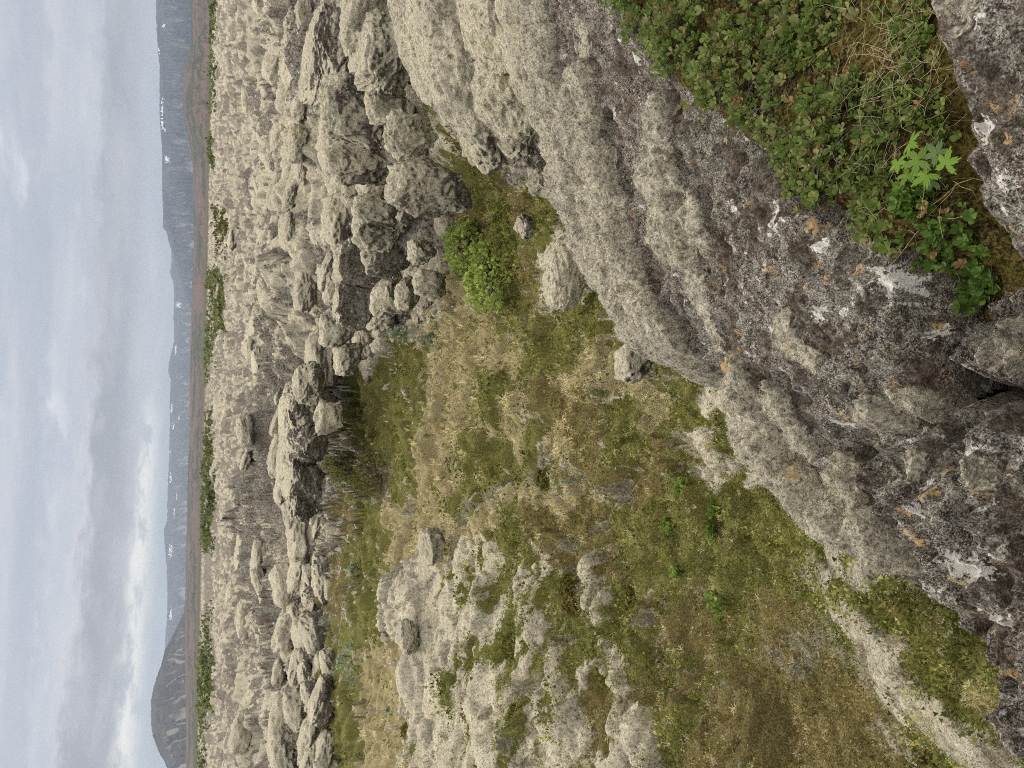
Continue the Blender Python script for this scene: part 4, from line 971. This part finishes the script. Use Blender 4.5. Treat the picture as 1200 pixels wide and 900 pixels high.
bush('low brownish shrub beside the round olive one', 425, 552, -2.75, 30, 14, 420, .05, [(.22, .20, .06), (.25, .21, .08), (.17, .165, .05)], 5)
for i, (lab, px, py, su, sv) in enumerate([('silvery willow sprig above the dry grass', 459, 390, 9, 10), ('silvery willow sprig nearer the dry grass', 483, 398, 8, 12),
     ('largest silvery willow patch on the green flat by the grass hollow', 405, 775, 24, 12), ('silvery willow sprig at the lower end of the green flat', 447, 835, 8, 5), ('silvery sprig beside the dark stone of the far edge', 403, 668, 7, 5)]):
    bush(lab, px, py, -2.75, su, sv, 60 if su < 20 else 190, .06, SV, 20 + i, 'silver_willow', gaps=.05)
for i, (lab, px, py, s) in enumerate([('pale green fern tuft, alone at the brown middle of the heath', 783, 617, 7), ('pale green fern tuft at the edge of the moss strip', 826, 571, 9), ('pale green fern tuft just below the moss strip tuft', 846, 598, 8),
     ('pale green fern tuft in the row below the moss strip', 843, 620, 6), ('largest pale green fern tuft in the middle of the dark heath', 846, 705, 13), ('small pale fern tuft by the largest one', 817, 728, 6), ('pale green fern tuft near the pale hummocks', 786, 672, 6)]):
    bush(lab, px - s, py, -2.8, s, s * .5, 26, .05, [(.24, .33, .08), (.20, .28, .07)], 40 + i, 'fern_tuft', 'plant', stems=False, gaps=.05)
for i, (lab, px, py, su, sv) in enumerate([('dark green cushion of heath on the grey moss of the bank', 632, 690, 14, 14), ('olive heath cushion between two pale hummocks', 585, 758, 16, 12), ('olive heath cushion on the crest of the pale bank', 612, 838, 14, 8),
     ('mixed red and green heath cushion at the top of the bank', 642, 705, 18, 10), ('round dark heath cushion on the pale grass slope', 473, 857, 9, 6), ('dark olive cushion beside the straw in the middle of the valley', 597, 563, 12, 10),
     ('olive heath cushion at the foot of the bank', 706, 705, 16, 9), ('olive heath cushion under the round grey hummock', 680, 800, 18, 11)]):
    bush(lab, px, py, -2.6, su, sv * .6, 240, .035, [(.17, .17, .045), (.21, .19, .055), (.13, .14, .035)] + ([(.17, .075, .035)] if 'red' in lab else []), 60 + i, 'heath_cushion', 'plant', stems=False, gaps=.2)

# birch scrub out on the lava field
def scrub(label, outline, n, hgt, seed, tints, far=480):
    rg = np.random.default_rng(seed); o = np.array(outline, float); lo, hi = o.min(0), o.max(0)
    q = rg.uniform(lo, hi, (n * 4, 2)); jx = 6 * fbm2(q[:, 0] / 9, q[:, 1] / 11, 3, seed)
    q = q[sdf(q[:, 0] + jx, q[:, 1] + 2 * jx, o) < 0][:n]
    d = _f * F + CR * (450 - q[:, 1:2]) + CU * (600 - q[:, :1]); d /= np.hypot(d[:, 0], d[:, 1])[:, None]
    P = np.zeros((len(q), 3)); done = np.zeros(len(q), bool)
    for r in np.exp(np.linspace(math.log(30), math.log(far), 170)):
        i = np.nonzero(~done)[0]
        if not len(i): break
        p = EYE + d[i] * r; h = p[:, 2] < ground(p[:, 0], p[:, 1])[0]; P[i[h]] = p[h]; done[i[h]] = True
    P = P[done]; P = np.repeat(P, 7, 0); rd = np.hypot(P[:, 0], P[:, 1]); P[:, :2] += rg.normal(size=(len(P), 2)) * rd[:, None] * .006
    m = fbm2(P[:, 0] * .14, P[:, 1] * .09, 3, seed + 9) + .25 * fbm2(P[:, 0] * .5, P[:, 1] * .3, 2, seed + 19) > 0; P = P[m]; x, y = P[:, 0], P[:, 1]; n = len(P)
    z = ground(x, y)[0]; rd = np.hypot(x, y); hh = hgt * rd / F * np.clip(.45 + 1.5 * fbm2(x * .2, y * .1, 3, seed), .08, 2.2) * np.sqrt(rg.random(n))
    tint = np.array(tints)[np.clip((fbm2(x * .25, y * .25, 3, seed + 4) * 1.6 + 1 + rg.normal(size=n) * .5).astype(int), 0, len(tints) - 1)] * rg.uniform(.6, 1.5, (n, 1))
    v, f, c = scatter(t_rosette(np.random.default_rng(seed), 6, .1), np.c_[x, y, z + hh], rg.uniform(.0013, .0029, n) * rd, rot_frames(n, rg, 1.3), tint)
    tag(obj('scrub', mesh_np('scrub', v, f, M_LEAF, {'tint': c}, False)), label, 'scrub', kind='stuff')
SC = [(.11, .14, .045), (.16, .19, .065), (.23, .24, .095)]
scrub('dark green birch scrub along the skyline of the lava field', [(246,-60),(255,-60),(255,10),(253,60),(252,127),(247,135),(247,100),(246,60),(246,30)], 330, 3.2, 1, SC)
scrub('low scrub beside the skyline scrub', [(248,160),(249,190),(253,192),(252,160)], 70, 3, 7, SC)
scrub('thin green scrub streak crossing the moss', [(252,250),(262,240),(270,262),(262,300),(256,297)], 200, 2, 2, [(.10, .11, .03), (.14, .14, .045)])
scrub('wide band of dark scrub in the middle of the lava field', [(242,320),(262,318),(264,340),(265,375),(256,405),(248,430),(240,458),(237,448),(241,395),(248,350),(243,335)], 800, 1.6, 3, SC)
scrub('green scrub on the low rise at the edge of the lava field', [(248,480),(253,500),(251,560),(252,600),(252,645),(236,635),(232,600),(233,545),(244,500)], 850, 2.0, 4, SC)
scrub('green scrub below the dark cone shaped mountain', [(247,708),(250,760),(250,808),(246,850),(240,900),(233,900),(236,850),(229,808),(229,785),(238,745)], 750, 1.6, 5, SC)
print('plants', round(time.time() - T0, 1))

# ------------------------------------------------------------------ mountains
def px_dir(px, py):
    d = ray(px, py); return math.atan2(d[0], d[1]), math.atan2(d[2], math.hypot(d[0], d[1]))

def ridge(name, sky, r0, rp, r1, mat, seed, gul=.12, snow=(), base=-25, pad=0, gf=160):
    pts = np.array([px_dir(x, y) for x, y in sky]); o = np.argsort(pts[:, 0]); pts = pts[o]
    a = np.linspace(pts[0, 0] - pad, pts[-1, 0] + pad, int((pts[-1, 0] - pts[0, 0] + 2 * pad) / R(.045))); e = np.interp(a, pts[:, 0], pts[:, 1])
    top = rp * np.tan(e) + EYE[2]; top = top + .0006 * rp * fbm2(a * 160, a * 0 + seed, 3, seed)
    t = np.r_[np.linspace(0, 1, 70), np.linspace(1.03, 2, 24)]
    A, Tt = np.meshgrid(a, t, indexing='xy'); rad = np.where(Tt < 1, r0 + (rp - r0) * Tt, rp + (r1 - rp) * (Tt - 1))
    prof = np.where(Tt <= 1, Tt ** 1.25, 1 - (Tt - 1) ** 1.3)
    g1 = np.abs(n2(A * gf * (1 + .0 * Tt) + 1.6 * Tt + .6 * n2(A * 90, Tt * 3, seed + 1), Tt * 1.2 + .3 * n2(A * 60, Tt, seed + 8), seed + 2)); side = np.sin(np.pi * np.clip(Tt, 0, 1)) 
    H = base + (top[None] - base) * prof; H = H - (top[None] - base) * gul * side * (1 - np.minimum(1, g1 * 2.2))
    H = H + (top[None] - base) * .16 * side * (np.abs(fbm2(A * 55 + Tt, Tt * 3, 4, seed + 5)) - .3)
    x, y = rad * np.sin(A), rad * np.cos(A)
    el = np.arctan2(H - EYE[2], rad); sn = np.zeros_like(H)
    for px, py, sa, se in snow:
        aa, ee = px_dir(px, py); q = np.hypot((A - aa) / (sa / F), (el - ee) / (se / F)); sn = np.maximum(sn, np.clip(1.1 - q + 1.2 * n2(A * 500, el * 900, seed), 0, .8))
    sn = sn * (Tt < 1.0)
    gl = np.clip((1 - np.minimum(1, g1 * 2.2)) * (1.25 - Tt) * 1.3, 0, 1) * (n2(A * 45, Tt * 1.5, seed + 9) > -.1)
    me = mesh_np(name, np.c_[x.ravel(), y.ravel(), H.ravel()], grid_faces(*A.shape)[:, ::-1], mat, {'snow': sn.ravel(), 'gully': (gl * (gul > .055)).ravel()})
    return tag(obj(name, me), kind='structure')
M_M1 = mat_mountain('far_rock', (.026, .031, .044), (.06, .062, .068), .003)
M_M2 = mat_mountain('brown_moor', (.13, .095, .085), (.05, .062, .045), .006)
ridge('mountain', [(183,-160),(183,-60),(183,0),(183,25),(185,60),(187,75),(187,105),(187,130),(188,150),(190,175),(190,200),(190,225),(191,245),(191,268),(195,271),(198,285),(203,300),(212,330),(222,360)],
      6500, 9000, 11500, M_M1, 1, .16, [(192,30,3,2),(190,128,12,1.2),(190,145,8,1.5),(193,152,4,1),(196,187,4,3),(186,60,3,1)], gf=190)
ridge('mountain', [(197,230),(201,300),(201,308),(199,320),(203,330),(204,345),(204,355),(203,370),(204,385),(204,400),(199,420),(197,435),(200,445),(199,470),(199,500),(198,540),(197,560),(196,590),(196,610),(192,620),
      (193,640),(195,660),(196,690),(196,720),(194,740),(193,765),(195,800),(196,850),(197,900),(198,1000)],
      9500, 12500, 15000, M_M1, 2, .14, [(202,286,3,2),(209,357,4,3),(206,410,7,1.2),(201,480,6,1.2),(203,500,4,1.2),(200,560,6,1.2),(204,600,6,1),(207,580,5,1),(200,645,8,2),(200,720,7,1.4),(210,490,3,1),(199,530,4,1)], gf=170)
ridge('mountain', [(222,690),(218,712),(212,725),(207,735),(200,750),(193,762),(190,775),(185,790),(180,805),(177,820),(177,835),(177,850),(179,862),(184,876),(188,885),(194,895),(200,910),(208,930),(220,970)],
      3600, 5000, 6500, mat_mountain('dark_scree', (.035, .033, .035), (.07, .064, .058), .006), 3, .06, gf=120)
ridge('hill', [(222,-150),(223,0),(224,40),(222,65),(216,80),(215,95),(214,120),(216,140),(220,155),(224,180),(226,200),(227,230),(227,300),(225,330),(223,400),(222,470),(222,500),(220,560),(219,600),(218,640),(218,680),(216,715),(217,760),(218,900),(216,1000)],
      1500, 3000, 4500, M_M2, 4, .05, gf=60)
print('mountains', round(time.time() - T0, 1))

# ------------------------------------------------------------------ haze
def haze():
    n = NT('haze_air')
    v = n.n('ShaderNodeVolumePrincipled', {'Color': (.66, .79, 1.0, 1), 'Density': 6.2e-5, 'Anisotropy': .2}).outputs[0]
    m = n.out(None, v); m.cycles.volume_sampling = 'DISTANCE'; bm = bmesh.new(); bmesh.ops.create_cube(bm, size=1)
    for q in bm.verts: q.co = (q.co.x * 40000, q.co.y * 40000, -30 if q.co.z < 0 else 560)
    me = bpy.data.meshes.new('haze'); bm.to_mesh(me); bm.free(); me.materials.append(m)
    tag(obj('haze', me), 'thin bluish air in front of the distant mountains', 'haze', kind='stuff')
haze()

# ------------------------------------------------------------------ sky and sun
SUN_EL, SUN_AZ = 48, -25                                          # ahead and to the left
w = bpy.data.worlds.new('World'); scene.world = w; w.use_nodes = True
n = NT('w', w)
D = n.n('ShaderNodeTexCoord').outputs['Generated']
sp_ = n.n('ShaderNodeSeparateXYZ', {0: D}).outputs
el = n.math('MULTIPLY', n.math('ARCSINE', sp_[2]), 57.2958)
azd = n.math('MULTIPLY', n.math('ARCTAN2', sp_[0], sp_[1]), 57.2958)
def vec(sx, sy, oz=0.):
    return n.n('ShaderNodeCombineXYZ', {0: n.math('MULTIPLY', azd, sx), 1: n.math('MULTIPLY', el, sy), 2: oz}).outputs[0]
nb = n.noise(vec(.045, .22), 1.6, 5, .55, .3); nc = n.noise(vec(.10, .34, 3.), 1.5, 6, .55, .2); nd = n.noise(vec(.35, .9, 7.), 1.0, 6, .6)
def S(r, g, b): return tuple(((c / 255) / 12.92 if c / 255 < .04 else (((c / 255) + .055) / 1.055) ** 2.4) for c in (r, g, b)) + (1,)
col = n.mix(n.ramp(nb, .35, .65), S(186, 193, 206), S(206, 208, 215))
col = n.mix(n.ramp(nc, .58, .76, 0, .6), col, S(238, 240, 243))
# grey stratocumulus band, its upper edge billowing
edge = n.math('ADD', n.math('ADD', n.math('MULTIPLY', azd, -.035), 7.0), n.math('MULTIPLY', n.math('SUBTRACT', nd, .5), 3.2))
up = n.ramp(n.math('SUBTRACT', edge, el), -.3, .7)
rim = n.math('MULTIPLY', up, n.ramp(n.math('SUBTRACT', edge, el), 1.3, .1))
left = n.ramp(azd, 12, -8)
lo = n.ramp(n.math('ADD', el, n.math('MULTIPLY', n.math('SUBTRACT', nc, .5), 3.)), 3.0, 4.6)
band = n.math('MULTIPLY', up, lo)
col = n.mix(n.math('MULTIPLY', band, n.ramp(left, 0, 1, .75, 1.)), col, n.mix(n.ramp(nc, .35, .65), S(158, 160, 170), S(184, 184, 192)))
col = n.mix(n.math('MULTIPLY', n.math('MULTIPLY', rim, left), .8), col, S(230, 228, 231))
b2 = n.math('MULTIPLY', n.ramp(n.math('ADD', el, n.math('MULTIPLY', n.math('SUBTRACT', nd, .5), 3.)), 8.6, 9.4), n.ramp(n.math('ADD', el, n.math('MULTIPLY', n.math('SUBTRACT', nc, .5), 4.)), 11.2, 9.8))
col = n.mix(n.math('MULTIPLY', b2, .55), col, S(176, 182, 197))
# pale low sky
col = n.mix(n.ramp(el, 3.6, 1.6), col, n.mix(n.ramp(nc, .4, .65), S(168, 182, 193), S(190, 200, 207)))
# bright gap
ec = n.math('ADD', n.math('ADD', n.math('MULTIPLY', azd, -.035), 2.75), n.math('MULTIPLY', n.math('SUBTRACT', nd, .5), 1.8))
gp = n.math('DIVIDE', n.math('SUBTRACT', el, ec), .62)
gap = n.math('MULTIPLY', n.math('POWER', 2.718, n.math('MULTIPLY', n.math('MULTIPLY', gp, gp), -1.)), n.math('MULTIPLY', n.ramp(azd, 1, -6), n.ramp(nd, .36, .56)))
col = n.mix(gap, col, S(255, 253, 245))
# overcast brightens towards the zenith
lum = n.ramp(el, 13, 70, 1.0, 3.0)
col = n.mix(n.ramp(el, 13, 40), col, (.75, .69, .61, 1))
bgc = n.n('ShaderNodeBackground', {'Color': n.scale(col, lum), 'Strength': .69}).outputs[0]
skyt = n.n('ShaderNodeTexSky', sky_type='NISHITA', sun_disc=False, sun_elevation=R(SUN_EL), sun_rotation=R(SUN_AZ), air_density=1., dust_density=1.5)
bgs = n.n('ShaderNodeBackground', {'Color': skyt.outputs[0], 'Strength': .1}).outputs[0]
mx = n.n('ShaderNodeMixShader', {0: .93, 1: bgs, 2: bgc}).outputs[0]
o = n.n('ShaderNodeOutputWorld'); n.t.links.new(mx, o.inputs['Surface'])

sl = bpy.data.lights.new('sun', 'SUN'); sl.energy = 1.5; sl.angle = R(12); sl.color = (1, .93, .82)
so = bpy.data.objects.new('sun', sl); C.objects.link(so)
from mathutils import Vector, Matrix
sd = Vector((math.sin(R(SUN_AZ)) * math.cos(R(SUN_EL)), math.cos(R(SUN_AZ)) * math.cos(R(SUN_EL)), math.sin(R(SUN_EL))))
so.rotation_euler = sd.to_track_quat('Z', 'Y').to_euler()

# ------------------------------------------------------------------ camera (held sideways, as the photograph was)
cam = bpy.data.cameras.new('camera'); cam.sensor_fit = 'HORIZONTAL'; cam.sensor_width = 36; cam.lens = 36 * F / 1200; cam.clip_start = .05; cam.clip_end = 60000
co = bpy.data.objects.new('camera', cam); C.objects.link(co)
X, Yc, Z = -CU, CR, -_f
co.matrix_world = Matrix(((X[0], Yc[0], Z[0], EYE[0]), (X[1], Yc[1], Z[1], EYE[1]), (X[2], Yc[2], Z[2], EYE[2]), (0, 0, 0, 1)))
scene.camera = co
vs = scene.view_settings; vs.view_transform = 'Standard'; vs.look = 'None'; vs.exposure = 0.52; vs.gamma = 1; vs.use_curve_mapping = False
scene.cycles.use_denoising = False; scene.cycles.filter_width = 1.05; scene.cycles.max_bounces = 6; scene.cycles.diffuse_bounces = 3; scene.cycles.transmission_bounces = 3; scene.cycles.volume_bounces = 0; scene.cycles.transparent_max_bounces = 4
print('done', round(time.time() - T0, 1))
